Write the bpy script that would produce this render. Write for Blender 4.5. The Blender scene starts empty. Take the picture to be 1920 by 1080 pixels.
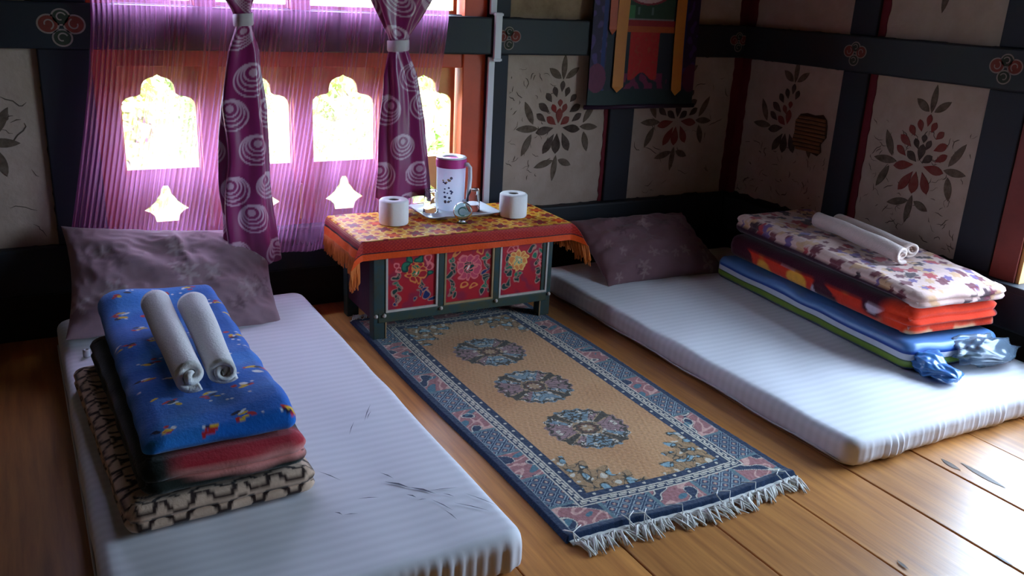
import bpy, bmesh, math, random
import numpy as np
from mathutils import Matrix, Vector

random.seed(7)
rng = np.random.default_rng(11)
C = bpy.context.scene.collection
S = 0.87                      # plan units -> metres (camera stands 1.305 m above the floor)
PI = math.pi

# ------------------------------------------------------------------ camera
YAW, PITCH, ROLL, FPX, CH = math.radians(29.72), math.radians(18.583), math.radians(2.974), 1658.2, 1.5
_f = np.array([math.sin(YAW) * math.cos(PITCH), math.cos(YAW) * math.cos(PITCH), -math.sin(PITCH)])
_r = np.array([math.cos(YAW), -math.sin(YAW), 0.0])
_u = np.cross(_r, _f)
_R = math.cos(ROLL) * _r + math.sin(ROLL) * _u
_U = -math.sin(ROLL) * _r + math.cos(ROLL) * _u
cam = bpy.data.cameras.new('camera')
cam.sensor_width = 36.0
cam.lens = FPX / 1920 * 36.0
cam.clip_start = 0.02
camo = bpy.data.objects.new('camera', cam)
C.objects.link(camo)
camo.matrix_world = Matrix(((_R[0], _U[0], -_f[0], 0), (_R[1], _U[1], -_f[1], 0), (_R[2], _U[2], -_f[2], CH * S), (0, 0, 0, 1)))
bpy.context.scene.camera = camo

# ------------------------------------------------------------------ world, sun, window portals, exposure
W = bpy.data.worlds.new('world')
bpy.context.scene.world = W
W.use_nodes = True
bg = W.node_tree.nodes['Background']
bg.inputs['Color'].default_value = (0.56, 0.76, 1.0, 1)
bg.inputs['Strength'].default_value = 10.0
sun = bpy.data.lights.new('sun', 'SUN')
sun.energy = 8.0
sun.angle = math.radians(1.0)
sun.color = (1.0, 0.95, 0.85)
suno = bpy.data.objects.new('sun', sun)
C.objects.link(suno)
suno.rotation_euler = Vector((0.35, 0.75, -0.75)).to_track_quat('-Z', 'Y').to_euler()


def portal(name, loc, sx, sy, rot):
    l = bpy.data.lights.new(name, 'AREA')
    l.shape = 'RECTANGLE'
    l.size, l.size_y = sx * S, sy * S
    l.cycles.is_portal = True
    o = bpy.data.objects.new(name, l)
    C.objects.link(o)
    o.location = [c * S for c in loc]
    o.rotation_euler = rot
    return o


portal('window_portal', (1.18, 4.16, 1.05), 1.9, 1.75, (-PI / 2, 0, 0))      # shines towards -Y
portal('window_portal', (3.95, 1.42, 1.15), 1.6, 1.7, (PI / 2, 0, PI / 2))     # shines towards -X
sc = bpy.context.scene
sc.view_settings.view_transform = 'Standard'
sc.view_settings.look = 'None'
sc.view_settings.gamma = 1
sc.view_settings.use_curve_mapping = False
sc.view_settings.exposure = 1.6
sc.cycles.use_denoising = True
sc.cycles.max_bounces = 10
sc.cycles.diffuse_bounces = 5
sc.cycles.transparent_max_bounces = 16
sc.cycles.sample_clamp_indirect = 8.0
sc.cycles.caustics_reflective = False
sc.cycles.caustics_refractive = False


# ------------------------------------------------------------------ helpers
def lin(r, g, b):
    f = lambda c: (c / 255 / 12.92) if c <= 10 else ((c / 255 + 0.055) / 1.055) ** 2.4
    return (f(r), f(g), f(b))


def L3(r, g, b):
    return np.array(lin(r, g, b))


OFF = {}      # object name -> plan-space origin


def tag(o, label=None, cat=None, group=None, kind=None):
    if label: o['label'] = label
    if cat: o['category'] = cat
    if group: o['group'] = group
    if kind: o['kind'] = kind
    return o


def thing(name, loc, label=None, cat=None, group=None, kind=None):
    o = bpy.data.objects.new(name, None)
    o.empty_display_size = 0.05
    C.objects.link(o)
    o.location = [c * S for c in loc]
    OFF[o.name] = np.array(loc, float)
    return tag(o, label, cat, group, kind)


def mk(name, V, Fc, mat, parent=None, smooth=False, origin=None, cols=None, mats=None, midx=None):
    """one mesh object from plan-space vertices"""
    V = np.asarray(V, float)
    if parent is not None:
        org = OFF[parent.name]
    elif origin is not None:
        org = np.array(origin, float)
    else:
        org = np.array([(V[:, 0].min() + V[:, 0].max()) / 2, (V[:, 1].min() + V[:, 1].max()) / 2, V[:, 2].min()])
    me = bpy.data.meshes.new(name)
    P = (V - org) * S
    if isinstance(Fc, np.ndarray):
        n, k = Fc.shape
        me.vertices.add(len(P))
        me.vertices.foreach_set('co', P.astype(np.float32).ravel())
        me.loops.add(n * k)
        me.loops.foreach_set('vertex_index', Fc.astype(np.int32).ravel())
        me.polygons.add(n)
        me.polygons.foreach_set('loop_start', np.arange(0, n * k, k, dtype=np.int32))
        me.update(calc_edges=True)
        me.validate()
    else:
        me.from_pydata([tuple(p) for p in P], [], [tuple(f) for f in Fc])
        me.update()
    if smooth:
        me.polygons.foreach_set('use_smooth', np.ones(len(me.polygons), dtype=bool))
    if cols is not None:
        a = me.color_attributes.new('Col', 'FLOAT_COLOR', 'POINT')
        cc = np.ones((len(P), 4), np.float32)
        cc[:, :3] = cols
        a.data.foreach_set('color', cc.ravel())
    if mats:
        for m in mats: me.materials.append(m)
        if midx is not None:
            me.polygons.foreach_set('material_index', np.array(midx, dtype=np.int32))
    else:
        me.materials.append(mat)
    o = bpy.data.objects.new(name, me)
    C.objects.link(o)
    if parent is not None:
        o.parent = parent
    else:
        o.location = org * S
    OFF[o.name] = org
    return o


class MB:
    def __init__(s):
        s.v, s.f, s.m = [], [], []

    def add(s, V, Fc, m=0):
        b = len(s.v)
        s.v += [tuple(p) for p in V]
        s.f += [tuple(i + b for i in f) for f in Fc]
        s.m += [m] * len(Fc)
        return s

    def bm(s, bm, m=0):
        bm.verts.ensure_lookup_table()
        for i, v in enumerate(bm.verts): v.index = i
        return s.add([v.co[:] for v in bm.verts], [[v.index for v in f.verts] for f in bm.faces], m)

    def box(s, x0, x1, y0, y1, z0, z1, bev=0.0, seg=2, m=0):
        bm = bmesh.new()
        bmesh.ops.create_cube(bm, size=1)
        for v in bm.verts:
            v.co = Vector(((x0 + x1) / 2 + v.co.x * (x1 - x0), (y0 + y1) / 2 + v.co.y * (y1 - y0), (z0 + z1) / 2 + v.co.z * (z1 - z0)))
        if bev > 0:
            bmesh.ops.bevel(bm, geom=bm.edges[:], offset=bev, segments=seg, affect='EDGES', profile=0.5)
        s.bm(bm, m)
        bm.free()
        return s

    def tube(s, pts, rad, n=8, m=0, cap=True):
        pts = [np.array(p, float) for p in pts]
        if not hasattr(rad, '__len__'): rad = [rad] * len(pts)
        V, Fc = [], []
        up = np.array([0, 0, 1.0])
        for i, p in enumerate(pts):
            t = pts[min(i + 1, len(pts) - 1)] - pts[max(i - 1, 0)]
            t = t / (np.linalg.norm(t) + 1e-9)
            a = np.cross(t, up if abs(t[2]) < 0.95 else np.array([1.0, 0, 0]))
            a /= np.linalg.norm(a)
            b = np.cross(t, a)
            for k in range(n):
                th = 2 * PI * k / n
                V.append(p + rad[i] * (math.cos(th) * a + math.sin(th) * b))
        for i in range(len(pts) - 1):
            for k in range(n):
                Fc.append((i * n + k, i * n + (k + 1) % n, (i + 1) * n + (k + 1) % n, (i + 1) * n + k))
        if cap:
            Fc.append(tuple(range(n))[::-1])
            Fc.append(tuple(range((len(pts) - 1) * n, len(pts) * n)))
        return s.add(V, Fc, m)

    def lathe(s, prof, cx, cy, n=40, m=0):
        V, Fc = [], []
        for r, z in prof:
            for k in range(n):
                th = 2 * PI * k / n
                V.append((cx + r * math.cos(th), cy + r * math.sin(th), z))
        for i in range(len(prof) - 1):
            for k in range(n):
                Fc.append((i * n + k, i * n + (k + 1) % n, (i + 1) * n + (k + 1) % n, (i + 1) * n + k))
        return s.add(V, Fc, m)

    def build(s, name, mat, parent=None, smooth=False, origin=None, mats=None):
        o = mk(name, np.array(s.v), s.f, mat, parent, smooth, origin, mats=mats, midx=s.m if mats else None)
        if smooth:
            pass
        return o


def box(name, x0, x1, y0, y1, z0, z1, mat, parent=None, bev=0.004, origin=None):
    return MB().box(x0, x1, y0, y1, z0, z1, bev).build(name, mat, parent, origin=origin)


def grid_faces(nu, nv, cu=False, cv=False):
    iu = np.arange(nu if cu else nu - 1)
    iv = np.arange(nv if cv else nv - 1)
    a, b = np.meshgrid(iu, iv, indexing='ij')
    a, b = a.ravel(), b.ravel()
    a2, b2 = (a + 1) % nu, (b + 1) % nv
    return np.stack([a * nv + b, a2 * nv + b, a2 * nv + b2, a * nv + b2], 1)


def grid(name, P, mat, parent=None, cols=None, cu=False, cv=False, smooth=True, origin=None):
    nu, nv = P.shape[:2]
    return mk(name, P.reshape(-1, 3), grid_faces(nu, nv, cu, cv), mat, parent, smooth, origin,
              None if cols is None else np.asarray(cols).reshape(-1, 3))


def polyfill(loops, th):
    """2-D loops (first outer, then holes) -> verts (u, v, w in +-th/2), faces"""
    cu = bpy.data.curves.new('fill', 'CURVE')
    cu.dimensions = '2D'
    cu.fill_mode = 'BOTH'
    cu.extrude = th / 2
    for lp in loops:
        sp = cu.splines.new('POLY')
        sp.points.add(len(lp) - 1)
        for i, (a, b) in enumerate(lp): sp.points[i].co = (a, b, 0, 1)
        sp.use_cyclic_u = True
    ob = bpy.data.objects.new('fill', cu)
    me = bpy.data.meshes.new_from_object(ob)
    V = np.array([v.co[:] for v in me.vertices]) if len(me.vertices) else np.zeros((0, 3))
    Fc = [tuple(p.vertices) for p in me.polygons]
    bpy.data.objects.remove(ob)
    bpy.data.curves.remove(cu)
    bpy.data.meshes.remove(me)
    return V, Fc


class Waves:
    """smooth pseudo-random field (sum of sines)"""

    def __init__(s, seed, scale, n=14, dim=3):
        r = np.random.default_rng(seed)
        d = r.normal(size=(n, dim))
        d /= np.linalg.norm(d, axis=1)[:, None]
        s.w = d * (r.uniform(0.6, 1.6, n) * 2 * PI / scale)[:, None]
        s.p = r.uniform(0, 2 * PI, n)
        s.n = n

    def __call__(s, P):
        return np.sin(P @ s.w.T + s.p).sum(-1) / math.sqrt(s.n / 2) * 0.5


def mixc(base, col, m):
    return base * (1 - m[..., None]) + np.asarray(col) * m[..., None]


def smooth01(x, a, b):
    t = np.clip((x - a) / (b - a), 0, 1)
    return t * t * (3 - 2 * t)


# ------------------------------------------------------------------ materials
def material(name, base=(0.5, 0.5, 0.5), rough=0.6, spec=0.3, attr=False, noise=None, bump=None, tint2=None, sheen=0.0,
             stretch=None, metallic=0.0, coat=0.0, wave=None, transmission=0.0, ior=1.45, alpha=1.0, rand=0.0):
    m = bpy.data.materials.new(name)
    m.use_nodes = True
    nt = m.node_tree
    N, K = nt.nodes, nt.links
    b = N['Principled BSDF']
    b.inputs['Roughness'].default_value = rough
    b.inputs['Specular IOR Level'].default_value = spec
    b.inputs['Metallic'].default_value = metallic
    b.inputs['Sheen Weight'].default_value = sheen
    b.inputs['Coat Weight'].default_value = coat
    b.inputs['Coat Roughness'].default_value = 0.30
    b.inputs['Transmission Weight'].default_value = transmission
    b.inputs['IOR'].default_value = ior
    b.inputs['Alpha'].default_value = alpha
    tc = N.new('ShaderNodeTexCoord')
    co = tc.outputs['Object']
    if stretch:
        mp = N.new('ShaderNodeMapping')
        mp.inputs['Scale'].default_value = stretch
        K.new(co, mp.inputs['Vector'])
        co = mp.outputs['Vector']
    if rand:
        oi = N.new('ShaderNodeObjectInfo')
        ad = N.new('ShaderNodeVectorMath')
        ad.operation = 'MULTIPLY_ADD'
        ad.inputs[1].default_value = (7, 13, 5)
        K.new(oi.outputs['Random'], ad.inputs[0])
        K.new(co, ad.inputs[2])
        co = ad.outputs[0]
    if attr:
        at = N.new('ShaderNodeAttribute')
        at.attribute_name = 'Col'
        src = at.outputs['Color']
    else:
        rg = N.new('ShaderNodeRGB')
        rg.outputs[0].default_value = (*base, 1)
        src = rg.outputs[0]
    if noise:
        nz = N.new('ShaderNodeTexNoise')
        nz.inputs['Scale'].default_value = noise[0]
        nz.inputs['Detail'].default_value = 6
        nz.inputs['Roughness'].default_value = 0.62
        K.new(co, nz.inputs['Vector'])
        mr = N.new('ShaderNodeMapRange')
        mr.inputs['From Min'].default_value = 0.32
        mr.inputs['From Max'].default_value = 0.68
        K.new(nz.outputs['Fac'], mr.inputs['Value'])
        mx = N.new('ShaderNodeMix')
        mx.data_type = 'RGBA'
        mx.blend_type = 'MIX'
        K.new(src, mx.inputs['A'])
        if tint2 is not None:
            mx.inputs['B'].default_value = (*tint2, 1)
        else:
            mu = N.new('ShaderNodeMix')
            mu.data_type = 'RGBA'
            mu.blend_type = 'MULTIPLY'
            mu.inputs['Factor'].default_value = 1
            K.new(src, mu.inputs['A'])
            mu.inputs['B'].default_value = (0.45, 0.45, 0.45, 1)
            K.new(mu.outputs['Result'], mx.inputs['B'])
        ml = N.new('ShaderNodeMath')
        ml.operation = 'MULTIPLY'
        ml.inputs[1].default_value = noise[1]
        K.new(mr.outputs['Result'], ml.inputs[0])
        K.new(ml.outputs[0], mx.inputs['Factor'])
        src = mx.outputs['Result']
    if wave:      # (axis, scale, amount)
        wv = N.new('ShaderNodeTexWave')
        wv.wave_type = 'BANDS'
        wv.bands_direction = wave[0]
        wv.inputs['Scale'].default_value = wave[1]
        wv.inputs['Distortion'].default_value = wave[3] if len(wave) > 3 else 0.0
        K.new(tc.outputs['Object'], wv.inputs['Vector'])
        mm = N.new('ShaderNodeMix')
        mm.data_type = 'RGBA'
        mm.blend_type = 'MULTIPLY'
        mm.inputs['Factor'].default_value = wave[2]
        K.new(src, mm.inputs['A'])
        K.new(wv.outputs['Color'], mm.inputs['B'])
        src = mm.outputs['Result']
    if rand:
        hs = N.new('ShaderNodeHueSaturation')
        mr2 = N.new('ShaderNodeMapRange')
        mr2.inputs['To Min'].default_value = 1 - rand
        mr2.inputs['To Max'].default_value = 1 + rand
        K.new(oi.outputs['Random'], mr2.inputs['Value'])
        K.new(mr2.outputs['Result'], hs.inputs['Value'])
        K.new(src, hs.inputs['Color'])
        src = hs.outputs['Color']
    K.new(src, b.inputs['Base Color'])
    if bump:
        nb = N.new('ShaderNodeTexNoise')
        nb.inputs['Scale'].default_value = bump[0]
        nb.inputs['Detail'].default_value = 4
        K.new(co, nb.inputs['Vector'])
        bp = N.new('ShaderNodeBump')
        bp.inputs['Strength'].default_value = bump[1]
        bp.inputs['Distance'].default_value = bump[2] if len(bump) > 2 else 0.004
        K.new(nb.outputs['Fac'], bp.inputs['Height'])
        K.new(bp.outputs['Normal'], b.inputs['Normal'])
    return m


M_plank = material('floor_wood', (0.64, 0.27, 0.070), 0.36, 0.5, coat=0.45, noise=(3.2, 0.8), tint2=(0.31, 0.105, 0.030), stretch=(14, 0.8, 14), bump=(6, 0.12, 0.003), rand=0.22)
M_gap = material('floor_gap', (0.01, 0.006, 0.004), 0.9)
M_plaster = material('plaster', (0.44, 0.335, 0.27), 0.9, 0.15, noise=(7, 0.55), tint2=(0.29, 0.205, 0.155), bump=(60, 0.35, 0.004))
M_plaster_b = material('plaster_brown', (0.40, 0.27, 0.18), 0.9, 0.15, noise=(6, 0.7), tint2=(0.13, 0.075, 0.04), bump=(60, 0.35, 0.004))
M_beam = material('beam_paint', (0.016, 0.020, 0.027), 0.55, 0.3, noise=(5, 0.5), tint2=(0.022, 0.014, 0.012), bump=(20, 0.2))
M_post = material('post_paint', (0.014, 0.016, 0.026), 0.6, 0.3, noise=(6, 0.5), tint2=(0.02, 0.013, 0.012), bump=(20, 0.2))
M_maroon = material('maroon_paint', (0.15, 0.014, 0.022), 0.7, 0.2, noise=(8, 0.5))
M_redframe = material('red_frame', (0.58, 0.075, 0.02), 0.45, 0.35, noise=(5, 0.5), tint2=(0.26, 0.035, 0.012), bump=(14, 0.12))
M_board = material('window_board', (0.62, 0.33, 0.11), 0.6, 0.25, noise=(6, 0.6), tint2=(0.42, 0.20, 0.07))
M_dado = material('dado_board', (0.02, 0.013, 0.011), 0.6, 0.3, noise=(4, 0.6), stretch=(1, 1, 6))
M_ceiling = material('ceiling_wood', (0.16, 0.10, 0.06), 0.8, noise=(4, 0.5), stretch=(8, 1, 1))
M_inner = material('room_wall', (0.20, 0.15, 0.11), 0.9, noise=(5, 0.5))
M_white = material('white_plastic', (0.62, 0.60, 0.62), 0.4, 0.4)
M_petal_d = material('petal_dark', (0.045, 0.028, 0.022), 0.9, 0.1, noise=(25, 0.6), tint2=(0.14, 0.10, 0.08))
M_petal_r = material('petal_red', (0.19, 0.028, 0.024), 0.9, 0.1, noise=(25, 0.6), tint2=(0.2, 0.09, 0.07))
M_petal_o = material('petal_outline', (0.075, 0.05, 0.034), 0.9, 0.1, noise=(30, 0.6), tint2=(0.22, 0.165, 0.125))
M_pale = material('rosette_pale', (0.27, 0.20, 0.18), 0.8, noise=(30, 0.5))
M_rosered = material('rosette_red', (0.17, 0.03, 0.02), 0.8, noise=(30, 0.5))
M_rosegreen = material('rosette_green', (0.03, 0.035, 0.022), 0.8, noise=(30, 0.5))
M_crack = material('plaster_crack', (0.10, 0.072, 0.055), 0.95, 0.05)


def glass_pane(name, tint=(1, 1, 1), gloss=0.06):
    m = bpy.data.materials.new(name)
    m.use_nodes = True
    nt = m.node_tree
    nt.nodes.clear()
    o = nt.nodes.new('ShaderNodeOutputMaterial')
    mx = nt.nodes.new('ShaderNodeMixShader')
    t = nt.nodes.new('ShaderNodeBsdfTransparent')
    g = nt.nodes.new('ShaderNodeBsdfGlossy')
    t.inputs['Color'].default_value = (*tint, 1)
    g.inputs['Roughness'].default_value = 0.03
    mx.inputs[0].default_value = gloss
    nt.links.new(t.outputs[0], mx.inputs[1])
    nt.links.new(g.outputs[0], mx.inputs[2])
    nt.links.new(mx.outputs[0], o.inputs[0])
    return m


M_pane = glass_pane('window_glass')

# ------------------------------------------------------------------ room shell
XL, XR, YF, YB, ZC = -1.5, 3.755, -1.6, 4.0, 2.6
TH = 0.14
fl = tag(box('floor', XL - TH, XR + TH, YF - TH, YB + TH, -0.12, -0.022, M_gap, bev=0), kind='structure')
pw = 0.325
x = 1.717 - pw * 10
i = 0
while x < XR:
    a, b_ = max(x, XL), min(x + pw, XR)
    if b_ - a > 0.02:
        g = 0.0022 if i % 3 else 0.0036
        dz = random.uniform(-0.0015, 0.0012)
        box('plank', a + g, b_ - g, YF, YB, -0.022, 0.0 + dz, M_plank, fl, bev=0.003)
    x += pw
    i += 1
tag(box('ceiling', XL - TH, XR + TH, YF - TH, YB + TH, ZC, ZC + 0.1, M_ceiling, bev=0), kind='structure')
tag(box('wall_left', XL - TH, XL, YF - TH, YB + TH, -0.1, ZC, M_inner, bev=0), kind='structure')
tag(box('wall_front', XL, XR + TH, YF - TH, YF, -0.1, ZC, M_inner, bev=0), kind='structure')

WX0, WX1, WZ0, WZ1 = 0.29, 2.066, 0.33, 1.98      # back window opening
wb = MB()
wb.box(XL, WX0, YB + 0.012, YB + TH, -0.1, ZC)
wb.box(WX1, XR + TH, YB + 0.012, YB + TH, -0.1, ZC)
wb.box(WX0, WX1, YB + 0.012, YB + TH, -0.1, WZ0)
wb.box(WX0, WX1, YB + 0.012, YB + TH, WZ1, ZC)
wall_back = tag(wb.build('wall_back', M_dado), kind='structure')
RY0, RY1, RZ0, RZ1 = 0.60, 2.258, 0.38, 1.98      # right window opening
wr = MB()
wr.box(XR + 0.012, XR + TH, RY1, YB + 0.012, -0.1, ZC)
wr.box(XR + 0.012, XR + TH, YF, RY0, -0.1, ZC)
wr.box(XR + 0.012, XR + TH, RY0, RY1, -0.1, RZ0)
wr.box(XR + 0.012, XR + TH, RY0, RY1, RZ1, ZC)
wall_right = tag(wr.build('wall_right', M_dado), kind='structure')

BZ0, BZ1, LZ = 1.197, 1.372, 0.405      # beam, lower ledge


def wobble_rect(u0, u1, v0, v1, seed, amp=0.004, step=0.03):
    r = random.Random(seed)
    pts = []
    for (a, b, c, d) in ((u0, v0, u1, v0), (u1, v0, u1, v1), (u1, v1, u0, v1), (u0, v1, u0, v0)):
        n = max(2, int(math.hypot(c - a, d - b) / step))
        for k in range(n):
            t = k / n
            pts.append((a + (c - a) * t + r.uniform(-amp, amp), b + (d - b) * t + r.uniform(-amp, amp)))
    return pts


def on_back(V, y):      # (u,v,w) -> u = x, v = z, w towards the room
    V = np.asarray(V)
    return np.stack([V[:, 0], y - V[:, 2], V[:, 1]], 1)


def on_right(V, xx):      # u = y
    V = np.asarray(V)
    return np.stack([xx - V[:, 2], V[:, 0], V[:, 1]], 1)


def panel(side, u0, u1, v0, v1, seed, mat=M_plaster, amp=0.004):
    V, Fc = polyfill([wobble_rect(u0, u1, v0, v1, seed, amp)], 0.012)
    V[:, 2] -= 0.006
    if side == 'b': return mk('plaster_panel', on_back(V, YB), Fc, mat, wall_back)
    return mk('plaster_panel', on_right(V, XR), Fc, mat, wall_right)


def petal(p0, p1, w, mode=0):
    """2-D teardrop outline from p0 (narrow) to p1 (round end)"""
    p0, p1 = np.array(p0, float), np.array(p1, float)
    d = p1 - p0
    l = np.linalg.norm(d)
    d /= l
    n = np.array([-d[1], d[0]])
    out = []
    K = 7
    ts = [k / K for k in range(K + 1)]
    prof = [math.sin(PI * (t ** (1.35 if mode == 0 else 0.95))) ** 0.8 if 0 < t < 1 else 0 for t in ts]
    for t, q in zip(ts, prof): out.append(tuple(p0 + d * l * t + n * w / 2 * q))
    for t, q in list(zip(ts, prof))[-2:0:-1]: out.append(tuple(p0 + d * l * t - n * w / 2 * q))
    return out


# (x0,y0,x1,y1,width,kind)  kind: l lower, u upper, c core, o outline leaf
FLOWER = [(-3, -22, -6, -108, 46, 'l'), (-18, -24, -68, -106, 40, 'l'), (22, -20, 58, -98, 40, 'l'), (-22, 2, -108, -18, 38, 'l'), (22, 2, 110, -8, 38, 'l'),
          (-12, 14, -58, 48, 34, 'c'), (12, 14, 52, 46, 34, 'c'), (0, 20, 4, 84, 36, 'c'), (-14, 62, -34, 100, 26, 'c'), (18, 62, 34, 102, 26, 'c'), (4, 88, 4, 120, 26, 'c'),
          (-62, 28, -108, 62, 30, 'u'), (-46, 66, -100, 104, 34, 'u'), (66, 26, 112, 60, 30, 'u'), (52, 66, 104, 96, 34, 'u'), (-38, 108, -66, 146, 30, 'u'), (-14, 128, -30, 172, 28, 'u'),
          (28, 130, 42, 170, 28, 'u'), (52, 108, 80, 140, 28, 'u'), (8, 150, 12, 196, 26, 'u'),
          (12, 200, 16, 304, 28, 'o'), (2, 204, -58, 246, 34, 'o'), (24, 204, 86, 250, 30, 'o'),
          (-96, 0, -204, 0, 34, 'o'), (-122, 18, -166, 112, 34, 'o'), (-128, -22, -172, -112, 34, 'o'), (108, 4, 200, 0, 32, 'o'), (124, 20, 178, 112, 32, 'o'), (130, -18, 152, -104, 34, 'o'),
          (-2, -114, -14, -224, 30, 'o'), (-14, -136, -108, -164, 32, 'o'), (10, -134, 76, -160, 32, 'o')]


def flower(side, par, cu, cv, s, scheme, skip=None, mir=1, squash=1.0):
    mb = MB()
    for (a, b, c, d, w, k) in FLOWER:
        if skip and skip(a, b, c, d): continue
        pl = petal((a * mir, b), (c * mir, d), w * 0.92, 1 if k == 'o' else 0)
        V = np.array([(cu + p[0] * s * squash, cv + p[1] * s, 0.0022) for p in pl])
        mi = {'l': scheme[0], 'c': scheme[1], 'u': scheme[2], 'o': 2}[k]
        n = len(V)
        V = V if mir * (1 if side == 'b' else 1) > 0 else V[::-1]
        Vb = V.copy()
        Vb[:, 2] = 0.0
        W_ = on_back(np.vstack([V, Vb]), YB) if side == 'b' else on_right(np.vstack([V, Vb]), XR)
        mb.add(W_, [tuple(range(n))] + [(j, (j + 1) % n, n + (j + 1) % n, n + j) for j in range(n)], mi)
    o = mb.build('painted_flower', None, par, mats=[M_petal_d, M_petal_r, M_petal_o])
    return o


def cracks(side, par, u0, u1, v0, v1, n, seed, ln=0.05):
    r = random.Random(seed)
    mb = MB()
    for _ in range(n):
        u, v = r.uniform(u0, u1), r.uniform(v0, v1)
        a = r.uniform(0, 2 * PI)
        pts = [(u, v)]
        for k in range(r.randint(2, 5)):
            a += r.uniform(-0.9, 0.9)
            st = r.uniform(0.2, 0.6) * ln
            u, v = u + math.cos(a) * st, v + math.sin(a) * st
            if not (u0 < u < u1 and v0 < v < v1): break
            pts.append((u, v))
        if len(pts) < 2: continue
        w = r.uniform(0.0008, 0.0028)
        V, Fc = [], []
        for k, p in enumerate(pts):
            q = pts[min(k + 1, len(pts) - 1)]
            q0 = pts[max(k - 1, 0)]
            d = np.array([q[0] - q0[0], q[1] - q0[1]])
            d /= np.linalg.norm(d) + 1e-9
            ww = w * (0.3 if k in (0, len(pts) - 1) else 1)
            V.append((p[0] - d[1] * ww, p[1] + d[0] * ww, 0.0012))
            V.append((p[0] + d[1] * ww, p[1] - d[0] * ww, 0.0012))
        for k in range(len(pts) - 1): Fc.append((2 * k, 2 * k + 1, 2 * k + 3, 2 * k + 2))
        mb.add(on_back(V, YB) if side == 'b' else on_right(V, XR), Fc)
    if mb.v:
        o = mb.build('worn_marks', M_crack, par)
        o['kind'] = 'stuff'


# plaster panels of the back wall
FS = 0.00126
pA = panel('b', -0.60, 0.10, LZ, BZ0, 1)
flower('b', pA, -0.245, 0.83, FS, (0, 1, 0))
cracks('b', pA, -0.55, 0.08, 0.42, 1.15, 30, 1)
p1 = panel('b', 2.186, 2.815, LZ, BZ0, 2)
flower('b', p1, 2.512, 0.820, FS, (0, 1, 0))
cracks('b', p1, 2.20, 2.50, 0.55, 1.15, 60, 2, 0.025)
p2 = panel('b', 2.994, 3.700, LZ, BZ0, 3, amp=0.008)
flower('b', p2, 3.31, 0.835, FS, (1, 0, 0))
cracks('b', p2, 3.0, 3.69, 0.42, 1.1, 30, 3)
panel('b', -0.60, 0.10, BZ1, 2.2, 4, M_plaster_b)
panel('b', 2.186, 2.815, BZ1, 2.2, 5, M_plaster_b)
panel('b', 2.994, 3.70, BZ1, 2.2, 6)
panel('b', XL + 0.02, -0.78, LZ, BZ0, 7)
# right wall
p3 = panel('r', 3.245, 3.940, LZ + 0.01, BZ0, 8, amp=0.008)
flower('r', p3, 3.590, 0.845, FS, (0, 1, 0), skip=lambda a, b, c, d: c > 20 and -60 < d < 160 or d < -110, mir=-1)
cracks('r', p3, 3.26, 3.92, 0.43, 0.75, 60, 9, 0.03)
p4 = panel('r', 2.437, 3.045, LZ + 0.01, BZ0, 10, amp=0.006)
flower('r', p4, 2.725, 0.80, FS, (1, 0, 1), mir=-1)
cracks('r', p4, 2.45, 3.03, 0.43, 1.0, 110, 11, 0.03)
panel('r', 3.245, 3.940, BZ1, 2.2, 12)
p6 = panel('r', 2.437, 3.045, BZ1, 2.2, 13)
flower('r', p6, 2.74, 1.78, FS, (1, 0, 1), mir=-1)

# patch of bare laths where the plaster has fallen off
M_lath = material('lath', (0.27, 0.12, 0.055), 0.8, noise=(20, 0.6), stretch=(1, 1, 6))
M_hole = material('hole_dark', (0.05, 0.024, 0.012), 0.95)
hole = [(3.315, 0.93), (3.345, 0.955), (3.40, 0.945), (3.455, 0.95), (3.50, 0.94), (3.53, 0.90), (3.525, 0.84), (3.535, 0.79), (3.50, 0.755), (3.44, 0.765), (3.39, 0.745), (3.345, 0.735), (3.32, 0.76), (3.33, 0.80), (3.30, 0.84), (3.305, 0.90)]
V, Fc = polyfill([hole], 0.003)
hb = mk('bare_patch', on_right(V, XR - 0.0015), Fc, M_hole, p3)
for k in range(9):
    z = 0.757 + k * 0.021
    us = [u for u, v in hole]
    def span(zz):
        xs = []
        for (a, b), (c, d) in zip(hole, hole[1:] + hole[:1]):
            if (b - zz) * (d - zz) < 0: xs.append(a + (c - a) * (zz - b) / (d - b))
        return (min(xs), max(xs)) if len(xs) >= 2 else None
    s0 = span(z)
    if s0:
        m_ = MB()
        m_.tube([(XR - 0.004, s0[0] + 0.006, z), (XR - 0.0045, (s0[0] + s0[1]) / 2, z + 0.001), (XR - 0.004, s0[1] - 0.006, z - 0.001)], 0.0085, 6)
        m_.build('lath', M_lath, p3)

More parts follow.
